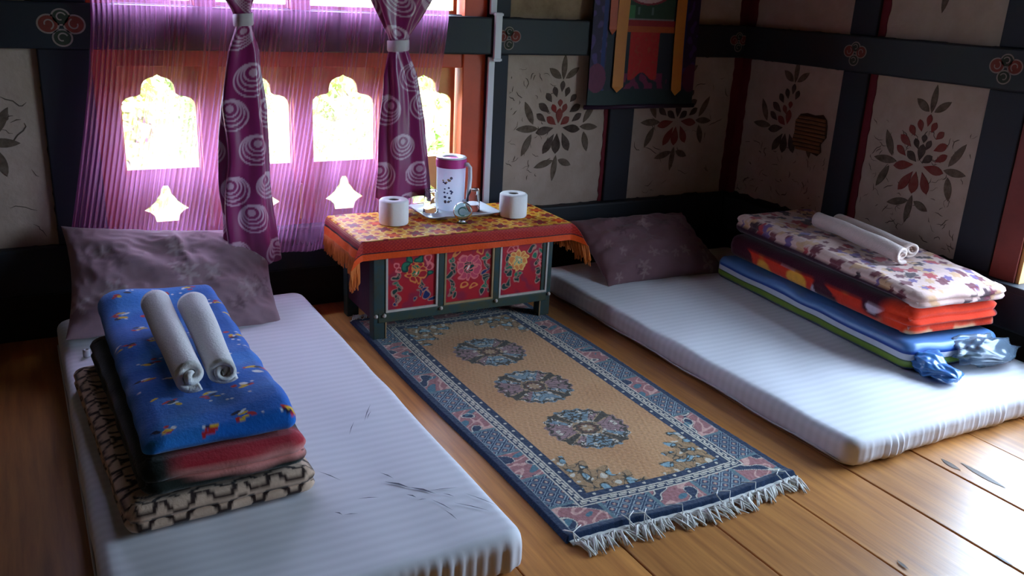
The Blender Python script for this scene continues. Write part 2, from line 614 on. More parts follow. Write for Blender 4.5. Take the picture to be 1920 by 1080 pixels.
# beams, posts, ledges
beam_b = box('beam', XL, XR - 0.05, YB - 0.05, YB + 0.03, BZ0, BZ1, M_beam, wall_back, 0.008)
beam_r = box('beam', XR - 0.05, XR + 0.03, YF, YB, BZ0, BZ1, M_beam, wall_right, 0.008)
box('beam', XL, XR - 0.05, YB - 0.05, YB + 0.03, 0.20, LZ, M_beam, wall_back, 0.012)
box('beam', XR - 0.05, XR + 0.03, YF, YB, 0.19, 0.385, M_beam, wall_right, 0.012)
box('beam', XL, XR, YB - 0.05, YB + 0.03, 2.2, 2.38, M_beam, wall_back, 0.008)
box('beam', XR - 0.05, XR + 0.03, YF, YB - 0.05, 2.2, 2.38, M_beam, wall_right, 0.008)
for (a, b) in ((LZ, BZ0), (BZ1, 2.2)):
    box('post', 0.10, WX0, YB - 0.02, YB + 0.03, a, b, M_post, wall_back, 0.006)
    box('post', WX1, 2.186, YB - 0.02, YB + 0.03, a, b, M_post, wall_back, 0.006)
    box('post', 2.828, 2.99, YB - 0.02, YB + 0.03, a, b, M_post, wall_back, 0.006)
    box('post', -0.78, -0.60, YB - 0.02, YB + 0.03, a, b, M_post, wall_back, 0.006)
    box('post', XR - 0.02, XR + 0.03, 3.085, 3.245, a, b, M_post, wall_right, 0.006)
    box('post', XR - 0.02, XR + 0.03, RY1, 2.437, a, b, M_post, wall_right, 0.006)
    for side, (u0, u1, sd) in (('b', (2.803, 2.832, 21)), ('b', (3.690, 3.756, 22)), ('r', (3.930, 4.0, 23)), ('r', (3.040, 3.088, 24))):
        V, Fc = polyfill([wobble_rect(u0, u1, a, b, sd, 0.005)], 0.005)
        V[:, 2] += 0.0015
        if side == 'b': mk('painted_stripe', on_back(V, YB), Fc, M_maroon, wall_back)
        else: mk('painted_stripe', on_right(V, XR), Fc, M_maroon, wall_right)
box('wainscot_board', XL, XR, YB - 0.012, YB + 0.03, 0.0, 0.2, M_dado, wall_back, 0.003)
box('wainscot_board', XR - 0.012, XR + 0.03, YF, YB - 0.012, 0.0, 0.19, M_dado, wall_right, 0.003)


def rosette(side, par, cu, cv, R, face, fill=None):
    lobes = [(-0.52, 0.16, 0.46, 1), (0.52, 0.16, 0.46, 1), (0.0, -0.42, 0.42, 2), (0.0, 0.46, 0.40, 2)] if fill is None else fill
    mb = MB()

    def disc(u, v, r, h, mi, r2=None):
        n = 26
        V = [(cu + (u + r * math.cos(t)) * R, cv + (v + r * 0.92 * math.sin(t)) * R, h) for t in [2 * PI * k / n for k in range(n)]]
        mb.add(on_back(V, face) if side == 'b' else on_right(V, face), [tuple(range(n))], mi)

    def arc(u, v, r, t0, t1, w, h, mi):
        n = 18
        V, Fc = [], []
        for k in range(n + 1):
            t = t0 + (t1 - t0) * k / n
            rr = r * (1 - 0.45 * k / n)
            for q in (rr - w, rr + w): V.append((cu + (u + q * math.cos(t)) * R, cv + (v + q * math.sin(t)) * R, h))
        for k in range(n): Fc.append((2 * k, 2 * k + 1, 2 * k + 3, 2 * k + 2))
        mb.add(on_back(V, face) if side == 'b' else on_right(V, face), Fc, mi)

    for (u, v, r, mi) in lobes: disc(u, v, r, 0.0012, 0)
    for (u, v, r, mi) in lobes: disc(u, v, r - 0.075, 0.0018, mi)
    for (u, v, r, mi) in lobes: arc(u, v, r * 0.52, 0.4 + 3 * u, 0.4 + 3 * u + 4.6, 0.03, 0.0024, 0)
    mb.build('painted_rosette', None, par, mats=[M_pale, M_rosered, M_rosegreen])


fb, fr_ = YB - 0.05, XR - 0.05
rosette('b', beam_b, 0.195, 1.277, 0.088, fb)
rosette('b', beam_b, 2.165, 1.275, 0.068, fb)
rosette('b', beam_b, 3.655, 1.283, 0.066, fb)
rosette('r', beam_r, 3.165, 1.283, 0.072, fr_)
rosette('r', beam_r, 2.365, 1.285, 0.078, fr_)

# ------------------------------------------------------------------ back window (painted timber with trefoil boards)
win = tag(MB().box(WX0, WX1, YB + 0.0, YB + 0.13, WZ0, 0.385, 0.004).build('window_1', M_redframe), kind='structure')
PC = [0.543, 0.950, 1.357, 1.764]
WH = 0.149


def trefoil(c, hw, b, t):
    R_ = [(hw, b), (hw, t - 0.135), (hw * 0.97, t - 0.115), (hw * 0.88, t - 0.100), (hw * 0.72, t - 0.092), (hw * 0.55, t - 0.088), (hw * 0.47, t - 0.080), (hw * 0.455, t - 0.06), (hw * 0.43, t - 0.042),
          (hw * 0.36, t - 0.026), (hw * 0.25, t - 0.016), (hw * 0.11, t - 0.010), (0, t)]
    return [(c + u, v) for u, v in R_] + [(c - u, v) for u, v in R_[-2::-1]]


def ogee(c, b, t, hw=0.094):
    h = t - b
    R_ = [(hw * 0.5, b), (hw * 0.55, b + h * 0.16), (hw * 0.72, b + h * 0.27), (hw, b + h * 0.34), (hw * 0.72, b + h * 0.45), (hw * 0.5, b + h * 0.56), (hw * 0.38, b + h * 0.68), (hw * 0.25, b + h * 0.76), (hw * 0.2, b + h * 0.9), (hw * 0.1, t)]
    return [(c + u, v) for u, v in R_] + [(c - u, v) for u, v in R_[::-1]]


for c in PC:
    lp = [(c - 0.168, 0.385), (c + 0.168, 0.385), (c + 0.168, 1.135), (c - 0.168, 1.135)]
    V, Fc = polyfill([lp, trefoil(c, WH, 0.688, 1.09), ogee(c, 0.452, 0.612)], 0.02)
    mk('trefoil_board', on_back(V, YB + 0.075), Fc, M_board, win)
    lp = [(c - 0.168, 1.373), (c + 0.168, 1.373), (c + 0.168, 1.94), (c - 0.168, 1.94)]
    V, Fc = polyfill([lp, trefoil(c, WH, 1.392, 1.86)], 0.02)
    mk('trefoil_board', on_back(V, YB + 0.075), Fc, M_board, win)
    for (a, b) in ((0.40, 1.13), (1.38, 1.93)):
        MB().box(c - 0.166, c + 0.166, YB + 0.098, YB + 0.102, a, b).build('window_pane', M_pane, win)
edges = [WX0] + [(a + b) / 2 for a, b in zip(PC, PC[1:])] + [WX1]
for (a, b) in ((0.385, BZ0 + 0.01), (BZ1 - 0.01, WZ1)):
    box('jamb', WX0, PC[0] - 0.160, YB + 0.0, YB + 0.125, a, b, M_redframe, win)
    box('jamb', PC[-1] + 0.180, WX1, YB + 0.0, YB + 0.125, a, b, M_redframe, win)
    for e in edges[1:-1]:
        box('mullion', e - 0.044, e + 0.044, YB + 0.02, YB + 0.125, a, b, M_redframe, win)
        box('bead', e - 0.050, e - 0.044, YB + 0.05, YB + 0.064, a, b, M_board, win, 0.001)
    # small upright battens beside the lower cut-outs
box('head_rail', WX0 + 0.093, WX1 - 0.12, YB + 0.01, YB + 0.125, 1.128, BZ0 + 0.01, M_redframe, win)
box('head_rail', WX0, WX1, YB + 0.01, YB + 0.125, 1.93, WZ1 + 0.01, M_redframe, win)
for c in PC[:3]:
    box('batten', c + 0.175, c + 0.187, YB + 0.0, YB + 0.03, 0.43, 0.60, M_board, win, 0.002)
MB().box(WX0 - 0.01, WX1 + 0.01, YB + 0.03, YB + 0.13, BZ0 - 0.005, BZ1 + 0.004, 0.004).build('transom', M_beam, win)

# right window (plain red frame, rectangular panes), mostly outside the picture
win2 = tag(MB().box(XR - 0.055, XR + 0.13, RY0, RY1, RZ0 - 0.02, RZ0 + 0.012, 0.004).build('window_2', M_beam), kind='structure')
M_redframe2 = material('maroon_frame', (0.20, 0.032, 0.022), 0.5, 0.3, noise=(5, 0.5))
for (a, b) in ((RZ0 + 0.012, BZ0 + 0.01), (BZ1 - 0.01, RZ1)):
    box('jamb', XR - 0.012, XR + 0.125, 2.14, RY1, a, b, M_redframe2, win2)
    box('bead', XR + 0.0, XR + 0.04, 2.122, 2.14, a, b, M_board, win2, 0.002)
    box('jamb', XR - 0.012, XR + 0.125, RY0, RY0 + 0.1, a, b, M_redframe2, win2)
    ys = np.linspace(RY0 + 0.1, 2.122, 4)
    for yy in ys[1:-1]: box('mullion', XR + 0.0, XR + 0.12, yy - 0.025, yy + 0.025, a, b, M_redframe2, win2)
    for y0, y1 in zip(ys, ys[1:]): MB().box(XR + 0.078, XR + 0.082, y0 + 0.026, y1 - 0.026, a, b).build('window_pane', M_pane, win2)

# white cable trunking beside the window
tr = thing('cable_trunking', (2.09, YB - 0.04, 0.40), 'white plastic cable trunking running up the dark post beside the window', 'trunking')
box('channel', 2.066, 2.100, YB - 0.036, YB - 0.0205, 0.41, 1.185, M_white, tr, 0.003)
box('channel', 2.066, 2.100, YB - 0.036, YB - 0.0205, 1.385, 2.19, M_white, tr, 0.003)
bcov = box('bridge_cover', 2.078, 2.116, YB - 0.068, YB - 0.0505, 1.165, 1.395, M_white, tr, 0.003)
box('end_clip', 2.074, 2.120, YB - 0.071, YB - 0.0505, 1.168, 1.180, M_white, bcov, 0.002)
box('end_clip', 2.074, 2.120, YB - 0.071, YB - 0.0505, 1.380, 1.392, M_white, bcov, 0.002)

# ------------------------------------------------------------------ outside
M_grass = material('grass', (0.16, 0.24, 0.05), 0.95, 0.1, noise=(1.2, 0.6))
M_trunk = material('bark', (0.09, 0.06, 0.04), 0.9)
M_leafs = [material('leaf_light', (0.50, 0.62, 0.22), 0.7, 0.2), material('leaf_mid', (0.36, 0.52, 0.16), 0.7, 0.2), material('leaf_yellow', (0.56, 0.60, 0.20), 0.7, 0.2)]
tag(mk('ground', [(-40, 4.4, -2.6), (45, 4.4, -2.6), (45, 60, -2.6), (-40, 60, -2.6)], [(0, 1, 2, 3)], M_grass), kind='structure')
tag(mk('ground', [(4.4, -40, -2.6), (45, -40, -2.6), (45, 4.4, -2.6), (4.4, 4.4, -2.6)], [(0, 1, 2, 3)], M_grass), kind='structure')


def tree(cx, cy, top, rad, mi, seed, label):
    r = np.random.default_rng(seed)
    t = thing('leafy_tree', (cx, cy, -2.6), label, 'tree', 'trees outside the window')
    zc = top - rad * 0.9
    MB().tube([(cx, cy, -2.6), (cx + 0.1, cy, (zc - 2.6) / 2), (cx, cy, zc)], [0.14, 0.11, 0.05], 8).build('trunk', M_trunk, t)
    n = 7000
    blobs = r.normal(size=(16, 3)) * rad * 0.5
    d = r.normal(size=(n, 3))
    d /= np.linalg.norm(d, axis=1)[:, None]
    P = blobs[r.integers(0, 16, n)] + d * rad * 0.42 * (r.random((n, 1)) ** 0.4)
    P = P * np.array([1, 0.8, 0.9]) + np.array([cx, cy, zc])
    A = r.normal(size=(n, 3))
    A /= np.linalg.norm(A, axis=1)[:, None]
    B = np.cross(A, r.normal(size=(n, 3)))
    B /= np.linalg.norm(B, axis=1)[:, None]
    l, w = 0.065, 0.026
    V = np.stack([P - A * l, P + B * w, P + A * l, P - B * w], 1).reshape(-1, 3)
    Fc = np.arange(4 * n).reshape(-1, 4)
    mk('foliage', V, Fc, M_leafs[mi], t)


for k, (cx, cy, top, rad, mi, lb) in enumerate([(0.5, 7.0, 0.95, 0.85, 2, 'yellow green leafy tree close behind the first sheer curtain opening'), (3.2, 7.2, 1.10, 0.90, 0, 'light green leafy tree seen past the tied curtain beside the jug'),
                                               (6.0, 7.6, 1.0, 0.85, 1, 'mid green leafy tree outside beyond the red window jamb'), (1.8, 10.4, 1.3, 1.1, 1, 'green leafy tree standing far behind the middle of the sheer curtain'),
                                               (5.4, 11.5, 1.5, 1.2, 0, 'tall pale green tree far outside past the window')]):
    tree(cx, cy, top, rad, mi, 50 + k, lb)


# ------------------------------------------------------------------ soft slabs (mattresses, folded blankets)
def rrect(hx, hy, r, ns, nc):
    pts = []
    for q, (sx, sy) in enumerate(((1, 1), (-1, 1), (-1, -1), (1, -1))):
        cx, cy = sx * (hx - r), sy * (hy - r)
        for k in range(nc):
            t = q * PI / 2 + (k / nc) * PI / 2
            pts.append((cx + r * math.cos(t), cy + r * math.sin(t)))
        a = (cx + r * math.cos((q + 1) * PI / 2), cy + r * math.sin((q + 1) * PI / 2))
        nx_, ny_ = ((-1, 1), (-1, -1), (1, -1), (1, 1))[q]
        c2 = (nx_ * (hx - r), ny_ * (hy - r))
        b = (c2[0] + r * math.cos((q + 1) * PI / 2), c2[1] + r * math.sin((q + 1) * PI / 2))
        m = ns[q % 2]
        for k in range(m): pts.append((a[0] + (b[0] - a[0]) * k / m, a[1] + (b[1] - a[1]) * k / m))
    return np.array(pts)


def slab_points(hx, hy, h, rc, re, ns=(60, 90), nc=8, nside=8, ntop=30, lobes=0, lamp=0.0, lobe_dir=None):
    prof = []
    hm = min(hx, hy)
    prof.append((hm * 0.995, 0))
    prof.append((re, 0))
    for k in range(1, 5):
        t = k / 5 * PI / 2
        prof.append((re * (1 - math.sin(t)), re * (1 - math.cos(t))))
    for k in range(nside + 1):
        prof.append((0, re + (h - 2 * re) * k / nside))
    for k in range(1, 6):
        t = k / 5 * PI / 2
        prof.append((re * (1 - math.cos(t)), h - re + re * math.sin(t)))
    for k in range(1, ntop + 1):
        prof.append((re + (hm * 0.995 - re) * k / ntop, h))
    out = []
    for ins, z in prof:
        r = max(rc - ins, 0.003)
        L_ = rrect(max(hx - ins, 0.004), max(hy - ins, 0.004), min(r, max(hx - ins, 0.004) * 0.99, max(hy - ins, 0.004) * 0.99), ns, nc)
        if lobes and 0 < z < h:
            am = lamp * (abs(math.sin(PI * lobes * z / h)) - 1) * max(0, 1 - ins / max(re, 1e-6) * 0.6)
            nrm = L_ / np.array([hx, hy])
            wgt = np.ones(len(L_))
            if lobe_dir is not None:
                wgt = np.clip(smooth01(nrm @ np.array(lobe_dir), 0.7, 0.95), 0.12, 1)
            d = L_ / (np.linalg.norm(L_, axis=1)[:, None] + 1e-9)
            d = np.where(np.abs(nrm[:, :1]) > np.abs(nrm[:, 1:]), np.stack([np.sign(L_[:, 0]), 0 * L_[:, 0]], 1), np.stack([0 * L_[:, 1], np.sign(L_[:, 1])], 1))
            L_ = L_ + d * (am * wgt)[:, None]
        out.append(np.column_stack([L_, np.full(len(L_), z)]))
    out = np.array(out)
    for k in (0, -1): out[k, :, 0 if hx <= hy else 1] = 0.0      # close the middle line
    return out      # loops x N x 3 local (origin = centre of base)


def slab(name, cx, cy, z0, hx, hy, h, rc, re, mat, parent=None, rot=0.0, colf=None, warp=None, nz=(0.004, 0.25), seed=0, keep_base=True, **kw):
    P = slab_points(hx, hy, h, rc, re, **kw)
    Lc = P.copy()
    if nz:
        f = Waves(seed + 100, nz[1])
        a = f(P) * nz[0]
        wgt = np.clip(P[..., 2] / max(h, 1e-6), 0, 1)
        P[..., 2] += a * wgt
        f2 = Waves(seed + 200, nz[1] * 0.8)
        d = P[..., :2] / (np.linalg.norm(P[..., :2], axis=-1)[..., None] + 1e-6)
        P[..., :2] += d * (f2(P) * nz[0] * 0.8 * smooth01(np.abs(P[..., 2] / h - 0.5), 0.6, 0.3))[..., None]
    if warp is not None: P = warp(P)
    c, s = math.cos(rot), math.sin(rot)
    Q = np.empty_like(P)
    Q[..., 0] = cx + P[..., 0] * c - P[..., 1] * s
    Q[..., 1] = cy + P[..., 0] * s + P[..., 1] * c
    Q[..., 2] = z0 + P[..., 2]
    cols = None
    if colf is not None:
        k0 = int(np.argmax(Lc[..., 0].max(1)))
        dl = np.linalg.norm(np.diff(Lc[k0], axis=0, append=Lc[k0][:1]), axis=-1)
        Sp = np.broadcast_to(np.concatenate([[0], np.cumsum(dl)[:-1]])[None], Lc.shape[:2])
        cols = colf(Lc, Sp)
    # loops run bottom -> top; faces need outward normals
    Q = Q.transpose(1, 0, 2)
    if cols is not None: cols = cols.transpose(1, 0, 2)
    return grid(name, Q, mat, parent, cols, cu=True, origin=(cx, cy, z0))


# ------------------------------------------------------------------ mattresses
M_sheet = material('white_sheet', (0.72, 0.70, 0.74), 0.75, 0.15, wave=('Y', 9.5, 0.08), bump=(9, 0.10, 0.01), sheen=0.1)
M_seam = material('sheet_seam', (0.60, 0.58, 0.62), 0.8)


def tuck(P, h, hy, seed):
    """vertical gathers along the foot end of the sheet"""
    f = Waves(seed, 0.09, 10, 1)
    w = smooth01(-P[..., 1], hy - 0.12, hy) * smooth01(P[..., 2], h, h * 0.55)
    P = P.copy()
    P[..., 1] -= (np.abs(f(P[..., :1])) * 0.012 - 0.004) * w
    return P


def mattress(cx, cy, hx, hy, h, label, seed):
    t = thing('floor_mattress', (cx, cy, 0), label, 'mattress')
    m = slab('fitted_sheet', cx, cy, 0.002, hx, hy, h, 0.06, 0.035, M_sheet, t, nz=(0.0035, 0.35), seed=seed, warp=lambda P: tuck(P, h, hy, seed), ns=(110, 110), ntop=26)
    # piped seam low along the two long sides
    for sx in (-1, 1):
        mb = MB()
        mb.tube([(cx + sx * (hx + 0.002), cy - hy + 0.05 + k * (2 * hy - 0.1) / 20, 0.022 + 0.004 * math.sin(k * 1.3)) for k in range(21)], 0.0035, 6)
        mb.build('piping', M_seam, t, smooth=True)
    return t


ml = mattress(0.565, 2.80, 0.515, 1.07, 0.125, 'white striped floor mattress under the folded blue blanket stack', 3)
mr = mattress(3.015, 2.80, 0.665, 1.06, 0.105, 'white striped floor mattress against the painted wall with plum pillow', 4)

# flat dark strokes painting the shadow of creases onto the left sheet
M_crease_shadow = material('crease_shadow', (0.10, 0.10, 0.13), 0.9)
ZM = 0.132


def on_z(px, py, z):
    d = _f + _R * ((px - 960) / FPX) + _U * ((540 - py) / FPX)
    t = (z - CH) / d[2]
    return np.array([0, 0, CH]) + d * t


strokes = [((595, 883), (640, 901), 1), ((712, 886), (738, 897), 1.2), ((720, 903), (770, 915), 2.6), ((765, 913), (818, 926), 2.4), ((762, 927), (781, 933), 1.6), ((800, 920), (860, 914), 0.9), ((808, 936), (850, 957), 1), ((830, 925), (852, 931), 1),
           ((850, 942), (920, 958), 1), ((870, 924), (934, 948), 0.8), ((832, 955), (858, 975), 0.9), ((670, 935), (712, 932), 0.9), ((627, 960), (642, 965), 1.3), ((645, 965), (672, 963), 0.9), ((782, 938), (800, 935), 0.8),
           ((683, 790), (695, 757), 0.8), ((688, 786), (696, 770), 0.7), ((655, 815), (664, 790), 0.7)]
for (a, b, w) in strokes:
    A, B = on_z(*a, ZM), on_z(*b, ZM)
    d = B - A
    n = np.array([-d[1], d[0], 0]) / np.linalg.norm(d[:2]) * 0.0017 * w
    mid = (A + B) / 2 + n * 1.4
    MB().add([A, mid - n, B, mid + n], [(0, 1, 2, 3)]).build('crease_shadow', M_crease_shadow, ml)

# dark knots and splits in the boards
M_knot = material('wood_knot', (0.10, 0.045, 0.02), 0.45, 0.5, noise=(30, 0.6))
for (px, py, ln, wd, tilt) in ((1842, 892, 0.085, 0.013, 0.25), (1782, 872, 0.040, 0.012, 0.4), (1692, 1060, 0.022, 0.006, 0.5), (1880, 1050, 0.030, 0.005, 0.2)):
    c0 = on_z(px, py, 0.0)
    V = []
    for k in range(20):
        t_ = 2 * PI * k / 20
        a_, b_ = math.cos(t_) * ln * (1 + 0.15 * math.sin(3 * t_)), math.copysign(abs(math.sin(t_)) ** 1.5, math.sin(t_)) * wd
        V.append((c0[0] + b_ * math.cos(tilt * 0.3) + a_ * math.sin(tilt * 0.3), c0[1] + a_, 0.0022))
    MB().add(V, [tuple(range(20))[::-1]]).build('wood_knot', M_knot, fl)

# ------------------------------------------------------------------ pillows
def pillow_cols(seed, base, pale, dark):
    def f(U, V, side):
        c = np.broadcast_to(base, U.shape + (3,)).copy()
        r = np.random.default_rng(seed)
        for _ in range(26):
            cx, cy, s = r.uniform(-0.95, 0.95), r.uniform(-0.95, 0.95), r.uniform(0.05, 0.12)
            k = r.integers(4, 7)
            ph = r.uniform(0, 6)
            dx, dy = (U - cx) * 1.6, (V - cy)
            rr = np.hypot(dx, dy)
            th = np.arctan2(dy, dx)
            m = (rr < s * (1.0 + 0.75 * np.cos(k * th + ph))) * (0.75 if r.random() < 0.5 else 0.5)
            c = mixc(c, pale if r.random() < 0.65 else dark, m * (0.8 if r.random() < 0.7 else 0.5))
        return c
    return f


def pillow(name, parent, center, wx, wy, T, ax, ay, az, mat, colf, seed, sag=None, ridge=None):
    """ax/ay: unit axes of the pillow plane, az: its normal"""
    n1, n2 = 120, 90
    u = np.sin(np.linspace(-1, 1, n1) * PI / 2)
    v = np.sin(np.linspace(-1, 1, n2) * PI / 2)
    U, V = np.meshgrid(u, v, indexing='ij')
    th = (np.clip(1 - np.abs(U) ** 3.0, 0, 1) * np.clip(1 - np.abs(V) ** 3.0, 0, 1)) ** 0.55
    pin = 1 - 0.07 * (1 - np.abs(V) ** 2)[...] * np.abs(U) ** 3
    pin2 = 1 - 0.09 * (1 - np.abs(U) ** 2) * np.abs(V) ** 3
    w1 = Waves(seed, 0.55, 12, 2)
    w2 = Waves(seed + 1, 0.28, 12, 2)
    uv = np.stack([U, V], -1)
    rid = 0.0 if ridge is None else 0.16 * np.exp(-((U - ridge[0] - ridge[1] * (1 - V)) / 0.035) ** 2) * smooth01(V, 0.0, 0.5) - 0.10 * np.exp(-((U - ridge[0] - 0.07 - ridge[1] * (1 - V)) / 0.05) ** 2) * smooth01(V, -0.2, 0.4)
    wr = rid + 0.16 * w1(uv) + 0.09 * -np.abs(w2(uv))
    verts, faces, cols = [], [], []
    for sd in (1, -1):
        hgt = sd * T / 2 * th * (1 + wr * (1 if sd > 0 else 0.4)) + 0.006 * w1(uv * 1.7) * (1 - th)
        P = center + ax * (U * pin * wx / 2)[..., None] + ay * (V * pin2 * wy / 2)[..., None] + az * hgt[..., None]
        if sag: P = sag(P, U, V)
        f = grid_faces(n1, n2) + len(verts) * n1 * n2
        if sd < 0: f = f[:, ::-1]
        verts.append(P.reshape(-1, 3))
        faces.append(f)
        cols.append(colf(U * sd, V, sd).reshape(-1, 3))
    return mk(name, np.vstack(verts), np.vstack(faces), mat, parent, True, cols=np.vstack(cols))


M_pillow = material('pillow_cotton', attr=True, rough=0.85, spec=0.15, sheen=0.15, noise=(9, 0.18), bump=(14, 0.25, 0.01))
mauve = L3(148, 118, 126)
ang = math.radians(42)
e = np.array([1, -0.03, -0.085])
e /= np.linalg.norm(e)
nrm = np.array([0, -math.sin(ang), math.cos(ang)])
nrm -= e * (nrm @ e)
nrm /= np.linalg.norm(nrm)
pl = pillow('pillow', None, np.array([0.505, 3.700, 0.296]), 0.83, 0.52, 0.15, e, np.cross(nrm, e), nrm,
            M_pillow, pillow_cols(5, mauve, L3(186, 166, 166), L3(112, 84, 92)), 21, ridge=(-0.05, 0.22))
tag(pl, 'mauve flowered pillow leaning under the sheer curtained window', 'pillow')
ang = math.radians(27)
e = np.array([1, -0.035, 0.0])
e /= np.linalg.norm(e)
nrm = np.array([0, -math.sin(ang), math.cos(ang)])
pr = pillow('pillow', None, np.array([2.915, 3.655, 0.222]), 0.76, 0.50, 0.17, e, np.cross(nrm, e), nrm,
            M_pillow, pillow_cols(8, L3(126, 92, 98), L3(168, 142, 140), L3(92, 64, 70)), 31)
tag(pr, 'plum flowered pillow resting in the corner beside the painted table', 'pillow')

# ------------------------------------------------------------------ blanket stack on the left mattress
M_fleece = material('fleece', attr=True, rough=0.95, spec=0.08, sheen=0.2, noise=(40, 0.25), bump=(120, 0.35, 0.004))


def rings_col(P, Sp):
    """dark brown rings on beige"""
    base = np.broadcast_to(L3(204, 172, 148), P.shape).copy()
    side = (P[..., 2] > 0.001) & (P[..., 2] < 0.0799)
    wob = Waves(77, 0.2)(P) * 0.010
    a = np.where(side, Sp, P[..., 0]) + wob
    b = np.where(side, P[..., 2] * 1.0 + 0.012, P[..., 1]) + 0.5 * wob
    cu, cv = 0.098, 0.066
    row = np.floor(b / cv)
    a = a / cu + 0.5 * (row % 2)
    fx, fy = (a - np.floor(a) - 0.5) * cu, (b / cv - row - 0.5) * cv
    d = np.sqrt((fx / 1.35) ** 2 + fy ** 2)
    ring = smooth01(np.abs(d - 0.0275), 0.0060, 0.0038)
    tie = smooth01(np.hypot((np.abs(fx) - cu / 2) * 1.0, np.abs(fy)), 0.013, 0.009)
    return mixc(base, L3(46, 28, 24), np.clip(ring + tie, 0, 1))


def darkpink_col(P, Sp):
    base = np.broadcast_to(L3(26, 33, 27), P.shape).copy()
    w = Waves(31, 0.22)(P)
    z = P[..., 2]
    front = smooth01(-P[..., 1], 0.40, 0.46) * smooth01(P[..., 0], -0.17, -0.10)
    red = front * smooth01(z + 0.012 * w, 0.055, 0.07)
    pink = front * smooth01(z + 0.014 * w, 0.030, 0.042) * smooth01(z + 0.014 * w, 0.078, 0.060)
    c = mixc(base, L3(168, 40, 52), red)
    c = mixc(c, L3(214, 140, 132), pink)
    c = mixc(c, L3(86, 70, 58), 0.5 * smooth01(w, 0.55, 0.8) * (1 - front))
    return c


def blue_col(P, Sp):
    w = Waves(13, 0.3)(P)
    base = mixc(np.broadcast_to(L3(18, 98, 190), P.shape).copy(), L3(50, 132, 214), smooth01(w, 0.0, 0.8) * 0.6)
    r = np.random.default_rng(4)
    reds, yel, wh, dk = L3(190, 36, 44), L3(226, 180, 40), L3(226, 228, 230), L3(18, 22, 60)
    pts = []
    for iy in range(8):
        for ix in range(4):
            pts.append((-0.165 + ix * 0.11 + (iy % 2) * 0.05 + r.uniform(-0.02, 0.02), -0.52 + iy * 0.145 + r.uniform(-0.03, 0.03)))
    X = P[..., 0]
    Yv = np.where(P[..., 2] > 0.05, P[..., 1], P[..., 1] - (0.05 - P[..., 2]))
    for (cx, cy) in pts:
        for k in range(6):
            ox, oy = r.normal(0, 0.014), r.normal(0, 0.013)
            sx, sy, th = r.uniform(0.006, 0.017), r.uniform(0.004, 0.009), r.uniform(-0.7, 0.7)
            dx, dy = X - cx - ox, Yv - cy - oy
            a, b = dx * math.cos(th) + dy * math.sin(th), -dx * math.sin(th) + dy * math.cos(th)
            m = smooth01((a / sx) ** 2 + (b / sy) ** 2, 1.15, 0.85)
            base = mixc(base, (reds, yel, wh, reds, dk, yel)[k], m)
    for _ in range(40):
        cx, cy = r.uniform(-0.18, 0.18), r.uniform(-0.55, 0.55)
        m = smooth01(np.hypot(X - cx, Yv - cy), 0.006, 0.004)
        base = mixc(base, wh, m * 0.8)
    return base


st_grp = 'folded blankets stacked on the left mattress'
o = slab('folded_blanket', 0.352, 2.645, 0.128, 0.255, 0.520, 0.080, 0.045, 0.036, M_fleece, rot=math.radians(3.2), colf=rings_col, nz=(0.004, 0.22), seed=41, lobes=2, lamp=0.014, ns=(130, 220), ntop=26, nside=14)
tag(o, 'beige folded blanket with dark brown rings at the bottom of the stack', 'blanket', st_grp)
o = slab('folded_blanket', 0.375, 2.660, 0.213, 0.225, 0.520, 0.094, 0.06, 0.042, M_fleece, rot=math.radians(2.2), colf=darkpink_col, nz=(0.005, 0.22), seed=42, lobes=2, lamp=0.018, ns=(120, 150), ntop=24, nside=16)
tag(o, 'dark green folded blanket with red and pink end under the blue blanket', 'blanket', st_grp)


def blue_warp(P):
    P = P.copy()
    k = smooth01(P[..., 2], 0.0, 0.05)
    P[..., 2] += 0.008 * Waves(15, 0.4)(P) * k
    P[..., 2] -= 0.012 * smooth01(-P[..., 1], 0.47, 0.56) * k
    P[..., 2] -= 0.012 * smooth01(-P[..., 0], 0.14, 0.2) * k
    P[..., 2] += 0.022 * smooth01(P[..., 1], 0.2, 0.56) * k
    return P


o = slab('folded_blanket', 0.385, 2.750, 0.314, 0.200, 0.565, 0.066, 0.03, 0.03, M_fleece, rot=math.radians(0.6), colf=blue_col, nz=(0.006, 0.2), seed=43, warp=blue_warp, ns=(150, 300), ntop=60, nside=10)
tag(o, 'bright blue folded blanket with small printed motifs on top of the stack', 'blanket', st_grp)

# ------------------------------------------------------------------ rolled towels
M_towel = material('towel', (0.72, 0.70, 0.68), 0.95, 0.05, sheen=0.3, noise=(60, 0.12), bump=(160, 0.5, 0.004))


